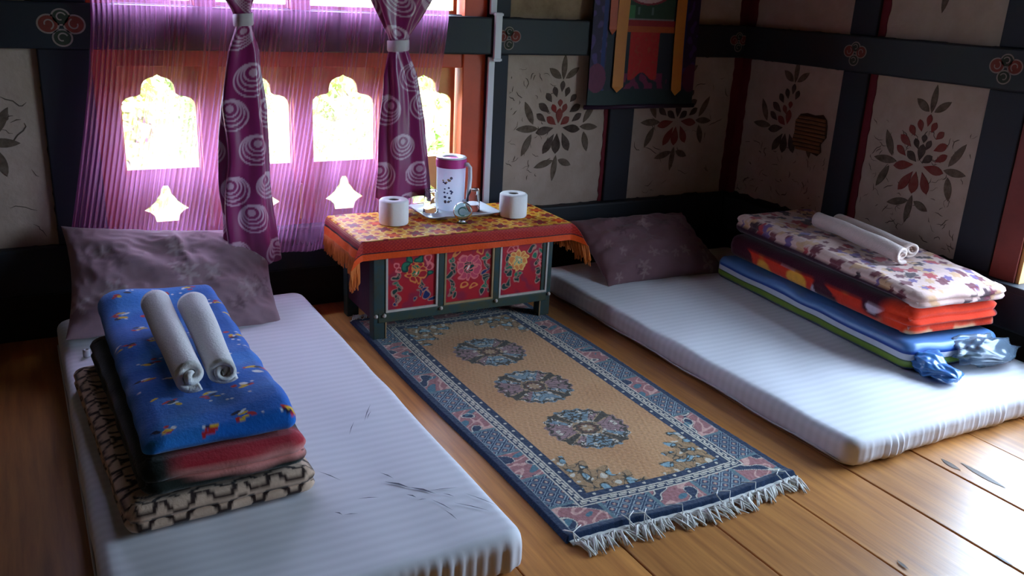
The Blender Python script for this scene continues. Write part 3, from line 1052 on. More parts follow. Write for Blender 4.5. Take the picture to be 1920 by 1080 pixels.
def towel(p0, p1, r0, r1, label, turns=2.6, th0=-2.2, seed=0, group=None, flat=0.9, mat=None):
    p0, p1 = np.array(p0, float), np.array(p1, float)
    ax = (p1 - p0) / np.linalg.norm(p1 - p0)
    sd = np.cross(ax, [0, 0, 1])
    sd /= np.linalg.norm(sd)
    up = np.cross(sd, ax)
    ns, nl = 110, 26
    th = np.linspace(0, turns * 2 * PI, ns)
    tk = 0.66 / turns      # sheet thickness as a share of the radius
    th0 = -PI / 2 - turns * 2 * PI + th0
    w = Waves(seed, 0.35)
    # closed outline: outer face of the sheet then back along its inner face
    ro = 0.22 + (1 - 0.22) * th / th[-1]
    loop_t = np.concatenate([th, th[::-1]])
    loop_r = np.concatenate([ro, np.maximum(ro[::-1] - tk, 0.03)])
    tt = np.linspace(0, 1, nl)
    P = np.empty((len(loop_t), nl, 3))
    for j, t in enumerate(tt):
        R = r0 + (r1 - r0) * t
        c = p0 + (p1 - p0) * t
        rr = loop_r * R
        a = loop_t + th0
        pj = c + np.outer(np.cos(a) * rr, sd) + np.outer(np.sin(a) * rr * flat, up)
        # spiral ends shift a little so the roll end is not a clean cut
        pj = pj + np.outer(0.010 * np.sin(loop_t * 0.7 + seed) * (1 if j == 0 else 1), ax) * (abs(t - 0.5) * 2) ** 2
        pj = pj + up * (0.006 * w(pj))[:, None]
        P[:, j] = pj
    n = len(loop_t)
    Fc = grid_faces(n, nl, True, False)
    caps = []
    for j in (0, nl - 1):
        for k in range(ns - 1):
            a, b, c_, d = k * nl + j, (k + 1) * nl + j, (n - 2 - k) * nl + j, (n - 1 - k) * nl + j
            caps.append((a, b, c_, d) if j else (d, c_, b, a))
    o = mk('rolled_towel', P.reshape(-1, 3), np.vstack([Fc, np.array(caps)]), mat or M_towel, None, True, origin=(p0 + p1) / 2 - np.array([0, 0, max(r0, r1)]))
    return tag(o, label, 'towel', group)


tg = 'rolled towels on the blanket stacks'
towel((0.350, 2.385, 0.431), (0.345, 2.965, 0.464), 0.053, 0.063, 'white rolled towel with loose open end on the blue blanket', 1.7, 0.5, 3, tg, 0.93)
towel((0.439, 2.400, 0.429), (0.452, 2.920, 0.462), 0.050, 0.061, 'white tightly rolled towel beside the open roll on the blue blanket', 2.2, 0.9, 6, tg, 0.90)

# ------------------------------------------------------------------ blanket stack on the right mattress
RA = math.radians(-6.0)


def stripes_col(P, Sp):
    z = P[..., 2] / 0.112
    c = np.broadcast_to(L3(78, 120, 178), P.shape).copy()
    for lo, hi, col in ((-0.1, 0.14, L3(30, 44, 96)), (0.14, 0.19, L3(40, 66, 120)), (0.19, 0.40, L3(112, 140, 52)), (0.40, 0.45, L3(70, 92, 60)), (0.45, 0.66, L3(196, 200, 214)), (0.66, 0.80, L3(22, 60, 142)), (0.80, 2, L3(84, 126, 184))):
        c = mixc(c, col, ((z >= lo) & (z < hi)).astype(float))
    return c


def redmaroon_col(P, Sp):
    w = Waves(61, 0.30)(P)
    w2 = Waves(62, 0.24)(P)
    c = np.broadcast_to(L3(66, 14, 34), P.shape).copy()
    up = smooth01(P[..., 2], 0.080, 0.068)
    red = smooth01(w, 0.10, 0.22) * up
    c = mixc(c, L3(214, 52, 28), red)
    c = mixc(c, L3(240, 170, 60), smooth01(w, 0.50, 0.65) * up)
    c = mixc(c, L3(206, 186, 200), smooth01(w2, 0.35, 0.45) * (1 - red) * up)
    fr = smooth01(-P[..., 1], 0.42, 0.50)
    c = mixc(c, L3(232, 62, 30), fr)
    low = fr * smooth01(P[..., 2] + 0.01 * w2, 0.038, 0.02)
    c = mixc(c, L3(238, 208, 160), low * smooth01(w2, -0.2, 0.1))
    c = mixc(c, L3(60, 12, 24), fr * smooth01(P[..., 0], 0.20, 0.24) * smooth01(np.sin(P[..., 2] * 120), 0.1, 0.5))
    return c


def floral_col(P, Sp):
    X, Y, Z = P[..., 0], P[..., 1] - (0.1 - P[..., 2]) * 0.3, P[..., 2]
    c = np.broadcast_to(L3(214, 178, 168), P.shape).copy()
    r = np.random.default_rng(23)
    tan, plum, dark, violet, red = L3(206, 160, 122), L3(112, 46, 60), L3(60, 36, 46), L3(112, 86, 140), L3(176, 50, 60)
    Q = np.where(Z > 0.06, X, X + np.sign(X) * (0.06 - Z))
    for k in range(430):
        cx, cy = r.uniform(-0.36, 0.36), r.uniform(-0.66, 0.66)
        s = r.uniform(0.012, 0.030)
        n, ph = r.integers(4, 7), r.uniform(0, 6)
        dx, dy = Q - cx, Y - cy
        near = (np.abs(dx) < 0.05) & (np.abs(dy) < 0.05)
        rr, th = np.hypot(dx, dy), np.arctan2(dy, dx)
        m = smooth01(rr - s * (1 + 0.22 * np.cos(n * th + ph)), 0.003, -0.002) * near
        c = mixc(c, (tan, plum, tan, dark, violet, plum, red)[k % 7], m * 0.95)
    fold = smooth01(Z, 0.032, 0.026) * smooth01(-P[..., 1], 0.58, 0.52)
    c = mixc(c, L3(52, 16, 36), fold)
    return c


rg = 'folded blankets stacked on the right mattress'
bag = thing('bagged_blanket', (3.375, 2.70, 0.109), 'blue white and green striped blanket in a plastic bag under the red blanket', 'blanket', rg)
slab('striped_blanket', 3.372, 2.715, 0.109, 0.262, 0.665, 0.112, 0.05, 0.032, material('bagged_cloth', attr=True, rough=0.35, spec=0.45, noise=(20, 0.15), bump=(12, 0.12, 0.01)), bag, rot=RA, colf=stripes_col, nz=(0.006, 0.3), seed=51, ns=(50, 90), ntop=14, nside=26)
o = slab('folded_blanket', 3.405, 2.715, 0.233, 0.262, 0.625, 0.120, 0.06, 0.045, M_fleece, rot=RA, colf=redmaroon_col, nz=(0.004, 0.25), seed=52, lobes=3, lamp=0.034, lobe_dir=(0, -1), ns=(90, 150), ntop=20, nside=26)
tag(o, 'maroon folded blanket with bright red fluffy ends in the middle of the stack', 'blanket', rg)


def floral_warp(P):
    P = P.copy()
    P[..., 2] += 0.02 * smooth01(P[..., 1], 0.2, 0.6) * smooth01(P[..., 2], 0, 0.05)
    P[..., 2] -= 0.012 * smooth01(-P[..., 1], 0.45, 0.62)
    P[..., 2] += 0.012 * Waves(66, 0.45)(P) * smooth01(P[..., 2], 0, 0.05)
    return P


o = slab('folded_blanket', 3.398, 2.700, 0.368, 0.258, 0.625, 0.078, 0.05, 0.038, M_fleece, rot=RA, colf=floral_col, nz=(0.007, 0.25), seed=53, warp=floral_warp, lobes=2, lamp=0.016, ns=(150, 300), ntop=60, nside=14)
tag(o, 'cream floral folded blanket with plum edge on top of the stack', 'blanket', rg)
M_towel2 = material('towel_pinkish', (0.68, 0.53, 0.48), 0.95, 0.05, sheen=0.3, noise=(60, 0.12), bump=(160, 0.5, 0.004))
towel((3.330, 2.405, 0.492), (3.425, 2.985, 0.507), 0.046, 0.046, 'off white longer rolled towel at the front of the floral blanket', 2.1, 0.6, 9, tg, 0.92, M_towel2)
towel((3.425, 2.435, 0.490), (3.530, 2.94, 0.506), 0.044, 0.043, 'off white shorter rolled towel behind the long roll on the floral blanket', 2.1, 1.0, 12, tg, 0.92, M_towel2)

# gathered plastic at the foot of the bag
M_bagblue = material('blue_plastic', (0.06, 0.20, 0.48), 0.22, 0.6, noise=(14, 0.5), tint2=(0.02, 0.06, 0.2))
M_bagclear = material('smoky_plastic', (0.16, 0.22, 0.30), 0.15, 0.6, noise=(14, 0.5), alpha=0.75)


def crumple(name, c, sx, sy, sz, mat, seed, tail):
    n1, n2 = 60, 34
    u = np.linspace(0, 2 * PI, n1, endpoint=False)
    v = np.linspace(0.0, 1.0, n2)
    U, V = np.meshgrid(u, v, indexing='ij')
    D = np.stack([np.cos(U), np.sin(U), V * 2], -1)
    w, w2 = Waves(seed, 1.3), Waves(seed + 1, 0.55)
    r = np.sqrt(np.clip(1 - (2 * V - 1) ** 4, 0.0, 1)) * (1 + 0.30 * -np.abs(w(D)) * 1.3 + 0.16 * np.abs(w2(D)))
    taper = 1 - 0.35 * V + 0.25 * np.sin(V * 9 + seed) * V
    X = np.cos(U) * r * sx * taper
    Z = np.maximum((np.sin(U) * r * taper + 0.9) * sz / 1.9, 0.001)
    Yy = V * sy
    P = np.stack([c[0] + X + tail[0] * V, c[1] - Yy, c[2] + Z * (1 - 0.25 * V) + tail[1] * V], -1)
    return grid(name, P[:, ::-1], mat, bag, cu=True)


crumple('gathered_end', (3.130, 2.10, 0.109), 0.085, 0.20, 0.105, M_bagblue, 5, (-0.02, 0.0))
crumple('loose_end', (3.42, 2.12, 0.109), 0.20, 0.20, 0.14, M_bagclear, 9, (0.05, 0.0))

# ------------------------------------------------------------------ rug
RX0, RX1, RYA, RYB = 1.247, 2.165, 1.785, 3.69


def rug():
    n1, n2 = 330, 684
    xs, ys = np.linspace(0, RX1 - RX0, n1), np.linspace(0, RYB - RYA, n2)
    X, Y = np.meshgrid(xs, ys, indexing='ij')
    Wd, Ht = RX1 - RX0, RYB - RYA
    dx, dy = np.minimum(X, Wd - X), np.minimum(Y, Ht - Y)
    d = np.minimum(dx, dy)
    horiz = dy < dx      # end borders
    s = np.where(horiz, X - Wd / 2, Y - Ht / 2)
    navy, navy2, cream, tan, olive, pale, pink, rose, teal = L3(24, 44, 74), L3(30, 56, 84), L3(206, 196, 176), L3(196, 146, 98), L3(62, 54, 40), L3(128, 160, 170), L3(160, 104, 104), L3(206, 160, 146), L3(70, 110, 124)
    c = np.broadcast_to(tan, X.shape + (3,)).copy()
    uv = np.stack([X, Y], -1)
    c = mixc(c, L3(180, 126, 78), smooth01(Waves(3, 0.5, 10, 2)(uv), 0, 0.8) * 0.6)
    B = lambda m: m.astype(float)

    def scroll(uv_, seed, sc):
        a, b = Waves(seed, sc, 9, 2)(uv_), Waves(seed + 1, sc, 9, 2)(uv_)
        return a, b
    a1, b1 = scroll(uv, 301, 0.060)
    # corner florals
    fx, fy = np.minimum(X - 0.192, Wd - 0.192 - X), np.minimum(Y - 0.192, Ht - 0.192 - Y)
    cor = (fx + fy * 1.0 < 0.245 + 0.035 * np.sin((fx - fy) * 60)) & (d > 0.19) & (np.maximum(fx, fy) < 0.235)
    c = mixc(c, L3(150, 120, 82), B(cor) * 0.75)
    c = mixc(c, pale, B(cor & (a1 > 0.38)))
    c = mixc(c, cream, B(cor & (b1 > 0.62)))
    c = mixc(c, olive, B(cor & ((np.abs(a1 - 0.38) < 0.13) | (np.abs(b1 + 0.1) < 0.09))))
    # medallions
    for k, my in enumerate((2.358, 2.741, 3.121)):
        mx, mY = X - (1.685 - RX0), Y - (my - RYA)
        r = np.hypot(mx, mY)
        th = np.arctan2(mY, mx)
        edge = 0.152 + 0.006 * np.cos(20 * th)
        ins = r < edge
        lob = np.abs(np.cos(2 * th + 0.5))
        med = np.broadcast_to(L3(172, 140, 104), X.shape + (3,)).copy()
        patch = ins & (r > 0.055) & (lob > 0.35)
        quad = (np.cos(th + 0.6) * np.sin(th + 0.6)) > 0
        med = mixc(med, L3(150, 116, 116), B(patch & quad))
        med = mixc(med, L3(120, 142, 150), B(patch & ~quad))
        a2, b2 = scroll(np.stack([np.abs(mx) + 0.31 * k, np.abs(mY)], -1), 410, 0.045)
        med = mixc(med, cream, B(ins & (b2 > 0.6)))
        med = mixc(med, olive, B(ins & (np.abs(a2) < 0.17) & (r > 0.045)))
        med = mixc(med, olive, B(ins & (np.abs(r - edge + 0.012) < 0.0065) & (np.abs(np.sin(10 * th)) > 0.25)))
        med = mixc(med, olive, B(ins & (lob < 0.22) & (r > 0.06)))
        med = mixc(med, L3(96, 62, 46), B((r < 0.042) & (np.abs(np.sin(4 * th)) * 0.012 + 0.016 < r)))
        med = mixc(med, olive, B(np.abs(r - 0.04 - 0.004 * np.cos(8 * th)) < 0.004))
        c = np.where(ins[..., None], med, c)
    # inner navy band with cream dots
    band = (d >= 0.163) & (d < 0.192)
    c = mixc(c, navy, B(band))
    dot = band & (np.hypot((s / 0.062 - np.round(s / 0.062)) * 0.062, d - 0.178) < 0.006)
    c = mixc(c, cream, B(dot))
    # key-fret strip
    key = (d >= 0.128) & (d < 0.163)
    c = mixc(c, navy, B(key))
    q = (d - 0.128) / 0.035
    t = s / 0.036
    t = t - np.floor(t)
    fret = (q < 0.14) | (q > 0.86) | ((np.abs(q - 0.36) < 0.09) & (t < 0.7)) | ((np.abs(q - 0.64) < 0.09) & (t > 0.3)) | ((np.abs(t - 0.12) < 0.07) & (q > 0.3) & (q < 0.72))
    c = mixc(c, cream, B(key & fret))
    # block border
    blk = (d >= 0.034) & (d < 0.128)
    bl = 0.176
    kk = np.floor(s / bl + 0.5)
    ls = s - kk * bl
    alt = (kk % 2) == 0
    ld = d - 0.081
    latt = blk & (alt ^ horiz)
    rose_b = blk & ~(alt ^ horiz)
    c = mixc(c, navy2, B(latt))
    p1_, p2_ = (ls + ld), (ls - ld)
    g = 0.047
    l1, l2 = np.abs(p1_ / g - np.round(p1_ / g)) * g, np.abs(p2_ / g - np.round(p2_ / g)) * g
    cell = np.hypot((p1_ / g - np.floor(p1_ / g) - 0.5), (p2_ / g - np.floor(p2_ / g) - 0.5))
    c = mixc(c, L3(150, 164, 168), B(latt & ((np.minimum(l1, l2) > 0.004) & (np.minimum(l1, l2) < 0.0075))))
    c = mixc(c, np.array(pink), B(latt & (cell < 0.20)))
    c = mixc(c, L3(186, 182, 150), B(latt & (cell < 0.11)))
    c = mixc(c, pink, B(rose_b))
    a3, b3 = scroll(uv, 520, 0.085)
    c = mixc(c, rose, B(rose_b & (np.abs(a3 - 0.25) < 0.16)))
    c = mixc(c, navy, B(rose_b & (b3 > 0.42)))
    c = mixc(c, teal, B(rose_b & (a3 < -0.62)))
    c = mixc(c, cream, B(rose_b & (np.abs(b3 - 0.52) < 0.06)))
    c = mixc(c, L3(92, 118, 124), B(blk & (np.abs(np.abs(ls) - bl / 2) < 0.006)))
    c = mixc(c, L3(130, 144, 146), B((d >= 0.034) & (d < 0.0385)))
    c = mixc(c, navy, B(d < 0.034))
    nz = Waves(9, 0.02, 18, 2)(uv)
    c = c * (1 + 0.10 * nz)[..., None]
    z = 0.014 * np.clip(smooth01(d, 0.0, 0.012), 0.15, 1) + 0.0006 * nz
    z = z + 0.006 * np.exp(-((Y - 0.012) / 0.02) ** 2) * (0.6 + 0.4 * np.sin(X * 9)) * smooth01(d, 0, 0.012)
    xb = 0.006 * np.sin(Y * 4.0) * (1 - 2 * X / Wd)
    P = np.stack([RX0 + X + xb, RYA + Y + 0.010 * np.sin(X * 7 + 1), z + 0.001], -1)
    t = thing('rug', (1.70, 2.7, 0.0), 'tan woven rug with three round medallions and navy patterned border', 'rug')
    grid('pile', P, material('rug_wool', attr=True, rough=0.97, spec=0.04, sheen=0.2, noise=(180, 0.2), bump=(300, 0.5, 0.003)), t, c)
    # woven end band and knotted fringe at both ends
    M_fr = material('fringe_cotton', (0.78, 0.75, 0.70), 0.9, 0.1, noise=(40, 0.4))
    for e, (yy, sg) in enumerate(((RYA, -1), (RYB, 1))):
        mb = MB()
        nb = 60
        for row, (o1, o2, zz) in enumerate(((0.002, 0.016, 0.006),)):
            V = []
            for k in range(nb + 1):
                xx = RX0 + 0.012 + (Wd - 0.024) * k / nb
                yo = yy + 0.010 * math.sin((xx - RX0) * 7 + 1)
                for (oy, z_) in ((-0.006, 0.001), (-0.004, zz), (o2, zz * 0.7), (o2 + 0.002, 0.001)): V.append((xx, yo + sg * oy, z_ + 0.001 * math.sin(k * 2.1)))
            Fc = [(4 * k + a, 4 * k + a + 1, 4 * k + a + 5, 4 * k + a + 4) for k in range(nb) for a in range(3)]
            mb.add(V, Fc if sg > 0 else [f[::-1] for f in Fc])
        mb.build('end_band', M_fr, t)
        mb = MB()
        r = random.Random(5 + e)
        nt = 74
        for k in range(nt):
            xx = RX0 + 0.015 + (Wd - 0.03) * (k + r.uniform(0.2, 0.8)) / nt
            yo = yy + 0.010 * math.sin((xx - RX0) * 7 + 1) + sg * 0.012
            lean = r.uniform(-0.035, 0.05)
            ln = r.uniform(0.030, 0.075)
            for q_ in range(r.randint(4, 6)):
                l2 = ln * r.uniform(0.7, 1.15)
                lx = lean + r.uniform(-0.018, 0.018)
                hz = r.uniform(0.004, 0.018)
                pts = [(xx, yo, 0.006), (xx + lx * 0.3, yo + sg * l2 * 0.35, 0.006 + hz), (xx + lx * 0.75, yo + sg * l2 * 0.75, 0.004 + hz * 0.5), (xx + lx, yo + sg * l2, 0.003)]
                mb.tube(pts, [0.0022, 0.0026, 0.0026, 0.0018], 5)
            if r.random() < 0.22:      # a strand flicked back over the pile
                mb.tube([(xx, yo, 0.01), (xx + r.uniform(-0.02, 0.02), yo - sg * 0.02, 0.03), (xx + r.uniform(-0.05, 0.05), yo - sg * 0.05, 0.022)], [0.002, 0.002, 0.0014], 5)
        o = mb.build('fringe', M_fr, t, smooth=True)
        o['kind'] = 'stuff'


rug()

# ------------------------------------------------------------------ painted low table
TX0, TX1, TY0, TY1, TZ = 1.268, 2.165, 3.42, 3.83, 0.470
RGZ = 0.016
M_teal = material('table_teal', (0.016, 0.05, 0.062), 0.45, 0.35, noise=(22, 0.9), tint2=(0.045, 0.042, 0.018))
M_gold = material('table_gold_green', (0.055, 0.055, 0.024), 0.5, 0.35, noise=(26, 0.9), tint2=(0.02, 0.05, 0.055))
M_cream = material('table_cream', (0.52, 0.45, 0.40), 0.5, 0.3, noise=(20, 0.4))
M_ochre = material('table_ochre', (0.34, 0.22, 0.11), 0.5, 0.3, noise=(20, 0.4))
M_side = material('table_plum', (0.085, 0.02, 0.04), 0.6, 0.3, noise=(16, 0.7), tint2=(0.03, 0.02, 0.045))
M_panelpaint = material('panel_paint', attr=True, rough=0.5, spec=0.35, noise=(60, 0.12))
M_tabtop = material('table_top_wood', (0.20, 0.05, 0.03), 0.5)
tb = thing('painted_table', ((TX0 + TX1) / 2, (TY0 + TY1) / 2, 0.0), 'low wooden chest table with three red flower panels and teal legs', 'table')
for (xx) in (TX0, TX1 - 0.056):
    for yy in (TY0, TY1 - 0.056):
        box('leg', xx, xx + 0.056, yy, yy + 0.056, RGZ if yy < 3.69 else 0.001, 0.44, M_teal, tb, 0.003)
for xx in (TX0 + 0.052, TX1 - 0.058):
    box('leg_trim', xx, xx + 0.006, TY0 - 0.003, TY0 + 0.004, RGZ, 0.125, M_ochre, tb, 0.001)
brail = box('bottom_rail', TX0 + 0.02, TX1 - 0.02, TY0 - 0.004, TY0 + 0.03, 0.092, 0.135, M_gold, tb, 0.003)
box('top_rail', TX0 + 0.02, TX1 - 0.02, TY0 - 0.002, TY0 + 0.03, 0.405, 0.44, M_teal, tb, 0.003)
PX = [(1.322, 1.570), (1.600, 1.850), (1.880, 2.140)]
for (a, b) in ((1.570, 1.600), (1.850, 1.880)): box('stile', a + 0.001, b - 0.001, TY0 - 0.003, TY0 + 0.03, 0.135, 0.405, M_teal, tb, 0.003)
box('side_board', TX0 + 0.006, TX0 + 0.022, TY0 + 0.056, TY1 - 0.056, 0.095, 0.44, M_side, tb, 0.002)
box('side_board', TX1 - 0.022, TX1 - 0.006, TY0 + 0.056, TY1 - 0.056, 0.095, 0.44, M_side, tb, 0.002)
box('back_board', TX0 + 0.03, TX1 - 0.03, TY1 - 0.03, TY1 - 0.012, 0.095, 0.44, M_side, tb, 0.002)
box('bottom_board', TX0 + 0.03, TX1 - 0.03, TY0 + 0.03, TY1 - 0.03, 0.095, 0.11, M_side, tb, 0.002)
box('table_top', TX0 - 0.050, TX1 + 0.070, TY0 - 0.012, TY1 + 0.03, 0.440, TZ, M_tabtop, tb, 0.004)


def panel_paint(U, V, k):
    """U,V in -1..1; painted flower scrollwork on red"""
    red = L3(168, 18, 34)
    w0 = np.stack([U, V], -1)
    U, V = U + 0.07 * Waves(140 + k, 0.5, 10, 2)(w0), V + 0.07 * Waves(150 + k, 0.5, 10, 2)(w0)
    c = np.broadcast_to(red, U.shape + (3,)).copy()
    c = mixc(c, L3(140, 24, 52), smooth01(Waves(90 + k, 0.8, 10, 2)(np.stack([U, V], -1)), 0.0, 0.8))
    pale, green, dkg, blue, pink, orange, white = L3(170, 118, 104), L3(30, 104, 76), L3(14, 52, 46), L3(24, 36, 88), L3(214, 104, 104), L3(214, 122, 60), L3(222, 206, 190)

    def blob(c, x, y, rx, ry, th, fill, line, w=0.035):
        dx, dy = U - x, V - y
        a, b = dx * math.cos(th) + dy * math.sin(th), -dx * math.sin(th) + dy * math.cos(th)
        q = np.hypot(a / rx, b / ry)
        wq = w / min(rx, ry)
        if fill is not None: c = mixc(c, fill, smooth01(q, 1.02, 0.94))
        return mixc(c, line, smooth01(np.abs(q - 1), wq, wq * 0.5))

    def bloom(c, x, y, R, n, petal, core, line):
        for i in range(n):
            t = 2 * PI * i / n + 0.3
            c = blob(c, x + math.cos(t) * R * 0.68, y + math.sin(t) * R * 0.62, R * 0.36, R * 0.28, t, petal, line, 0.03)
        for i in range(n):
            t = 2 * PI * i / n + 0.6
            c = blob(c, x + math.cos(t) * R * 0.3, y + math.sin(t) * R * 0.28, R * 0.2, R * 0.17, t, core, line, 0.02)
        return blob(c, x, y, R * 0.14, R * 0.14, 0, white, line, 0.02)

    def vine(c, x, pts):
        for (yy, ox, s, th, f) in pts: c = blob(blob(c, x + ox * 1.5, yy, 0.15 * s, 0.085 * s, th, f, pale, 0.022), x - ox + 0.05, yy + 0.10, 0.10 * s, 0.05 * s, th + 1.0, f, pale * 0.7, 0.02)
        return c
    if k == 0:
        c = bloom(c, 0.18, 0.30, 0.42, 8, red * 0.9, green, orange)
        c = vine(c, -0.62, [(0.18, 0.0, 1.0, 0.3, dkg), (-0.12, 0.06, 0.9, 2.2, green), (-0.36, -0.04, 1.1, 0.6, dkg), (-0.62, 0.05, 1.0, 1.9, dkg), (-0.80, -0.03, 0.8, 0.2, blue)])
        c = vine(c, 0.42, [(-0.22, 0.0, 1.0, 1.2, dkg), (-0.42, 0.06, 1.0, 0.4, blue), (-0.62, 0.14, 1.1, 1.3, blue), (-0.8, 0.3, 1.0, 0.2, blue)])
        for (x, y) in ((-0.66, 0.62), (-0.52, 0.42), (0.68, 0.72), (0.74, 0.48)): c = blob(c, x, y, 0.13, 0.11, 0.5, None, pink)
        for (x, y, th) in ((-0.25, 0.55, 0.9), (0.3, 0.78, 0.2), (0.75, 0.18, 0.5), (-0.1, 0.8, 2.2)): c = blob(c, x, y, 0.17, 0.10, th, green, dkg)
    elif k == 1:
        c = bloom(c, 0.0, 0.25, 0.52, 10, L3(186, 60, 84), dkg, pink)
        for sx in (-1, 1):
            c = vine(c, sx * 0.74, [(0.55, 0.0, 1.2, 0.2, green), (0.28, 0.03, 1.0, 1.4, dkg), (0.02, -0.04, 1.1, 0.5, blue if sx > 0 else dkg), (-0.26, 0.03, 1.1, 1.8, dkg), (-0.52, -0.03 * sx, 1.1, 0.4, green), (-0.76, -0.10 * sx, 1.0, 1.2, dkg)])
        for (x, y) in ((-0.55, 0.82), (0.5, 0.84), (-0.2, -0.42), (0.2, -0.42)): c = blob(c, x, y, 0.12, 0.09, 0.3, None, orange)
    else:
        c = bloom(c, -0.22, 0.32, 0.40, 9, orange, L3(110, 150, 130), L3(226, 176, 96))
        c = vine(c, 0.62, [(0.70, -0.2, 1.1, 0.3, dkg), (0.46, -0.08, 1.2, 1.2, green), (0.14, 0.0, 1.0, 0.4, dkg), (-0.2, 0.05, 1.0, 1.9, dkg), (-0.6, 0.05, 1.2, 0.4, dkg)])
        c = vine(c, -0.72, [(0.42, 0.0, 1.2, 1.5, dkg), (0.08, 0.05, 1.0, 0.3, green), (-0.18, 0.08, 1.2, 2.0, dkg), (-0.62, -0.02, 1.4, 0.5, dkg)])
        c = vine(c, -0.28, [(-0.30, 0.05, 1.1, 0.8, green), (-0.48, 0.0, 0.9, 2.2, dkg)])
        for (x, y) in ((0.82, 0.36), (-0.6, 0.75), (-0.38, 0.82), (0.85, 0.05)): c = blob(c, x, y, 0.12, 0.10, 0.5, None, pink)
    return c


for k, (a, b) in enumerate(PX):
    fm = (M_cream, M_ochre, M_cream)[k]
    z0, z1, t_ = 0.136, 0.404, 0.010
    n = 150
    u = np.linspace(-1, 1, n)
    U, V = np.meshgrid(u, u, indexing='ij')
    P = np.stack([(a + b) / 2 + U * ((b - a) / 2 - t_ + 0.001), np.full_like(U, TY0 + 0.004), (z0 + z1) / 2 + V * ((z1 - z0) / 2 - t_ + 0.001)], -1)
    pp = grid('painted_panel', P, M_panelpaint, tb, panel_paint(U, V, k), smooth=False)
    for q in ((a, b, z0, z0 + t_), (a, b, z1 - t_, z1), (a, a + t_, z0 + t_, z1 - t_), (b - t_, b, z0 + t_, z1 - t_)):
        box('panel_border', q[0], q[1], TY0 - 0.005, TY0 + 0.012, q[2], q[3], fm, pp, 0.0015)
for xx in (TX0 + 0.008, TX0 + 0.046, 1.585, 1.865, 2.152):
    zz = 0.126
    bm = bmesh.new()
    bmesh.ops.create_uvsphere(bm, u_segments=14, v_segments=10, radius=0.009)
    for v in bm.verts: v.co = Vector((xx + v.co.x, TY0 - 0.008 + v.co.y, zz + v.co.z))
    MB().bm(bm).build('bead_knob', M_cream, brail, smooth=True)
    bm.free()

# ------------------------------------------------------------------ brocade cloth with fringed ends
ct = thing('table_cloth', ((TX0 + TX1) / 2, (TY0 + TY1) / 2, TZ), 'orange and red brocade cloth with fringed ends draped over the table', 'tablecloth')
CX0, CX1, CY0, CY1, CZ = TX0 - 0.058, TX1 + 0.078, TY0 - 0.020, TY1 + 0.034, TZ + 0.005
DF, DS = 0.088, 0.090      # front drop, side drop


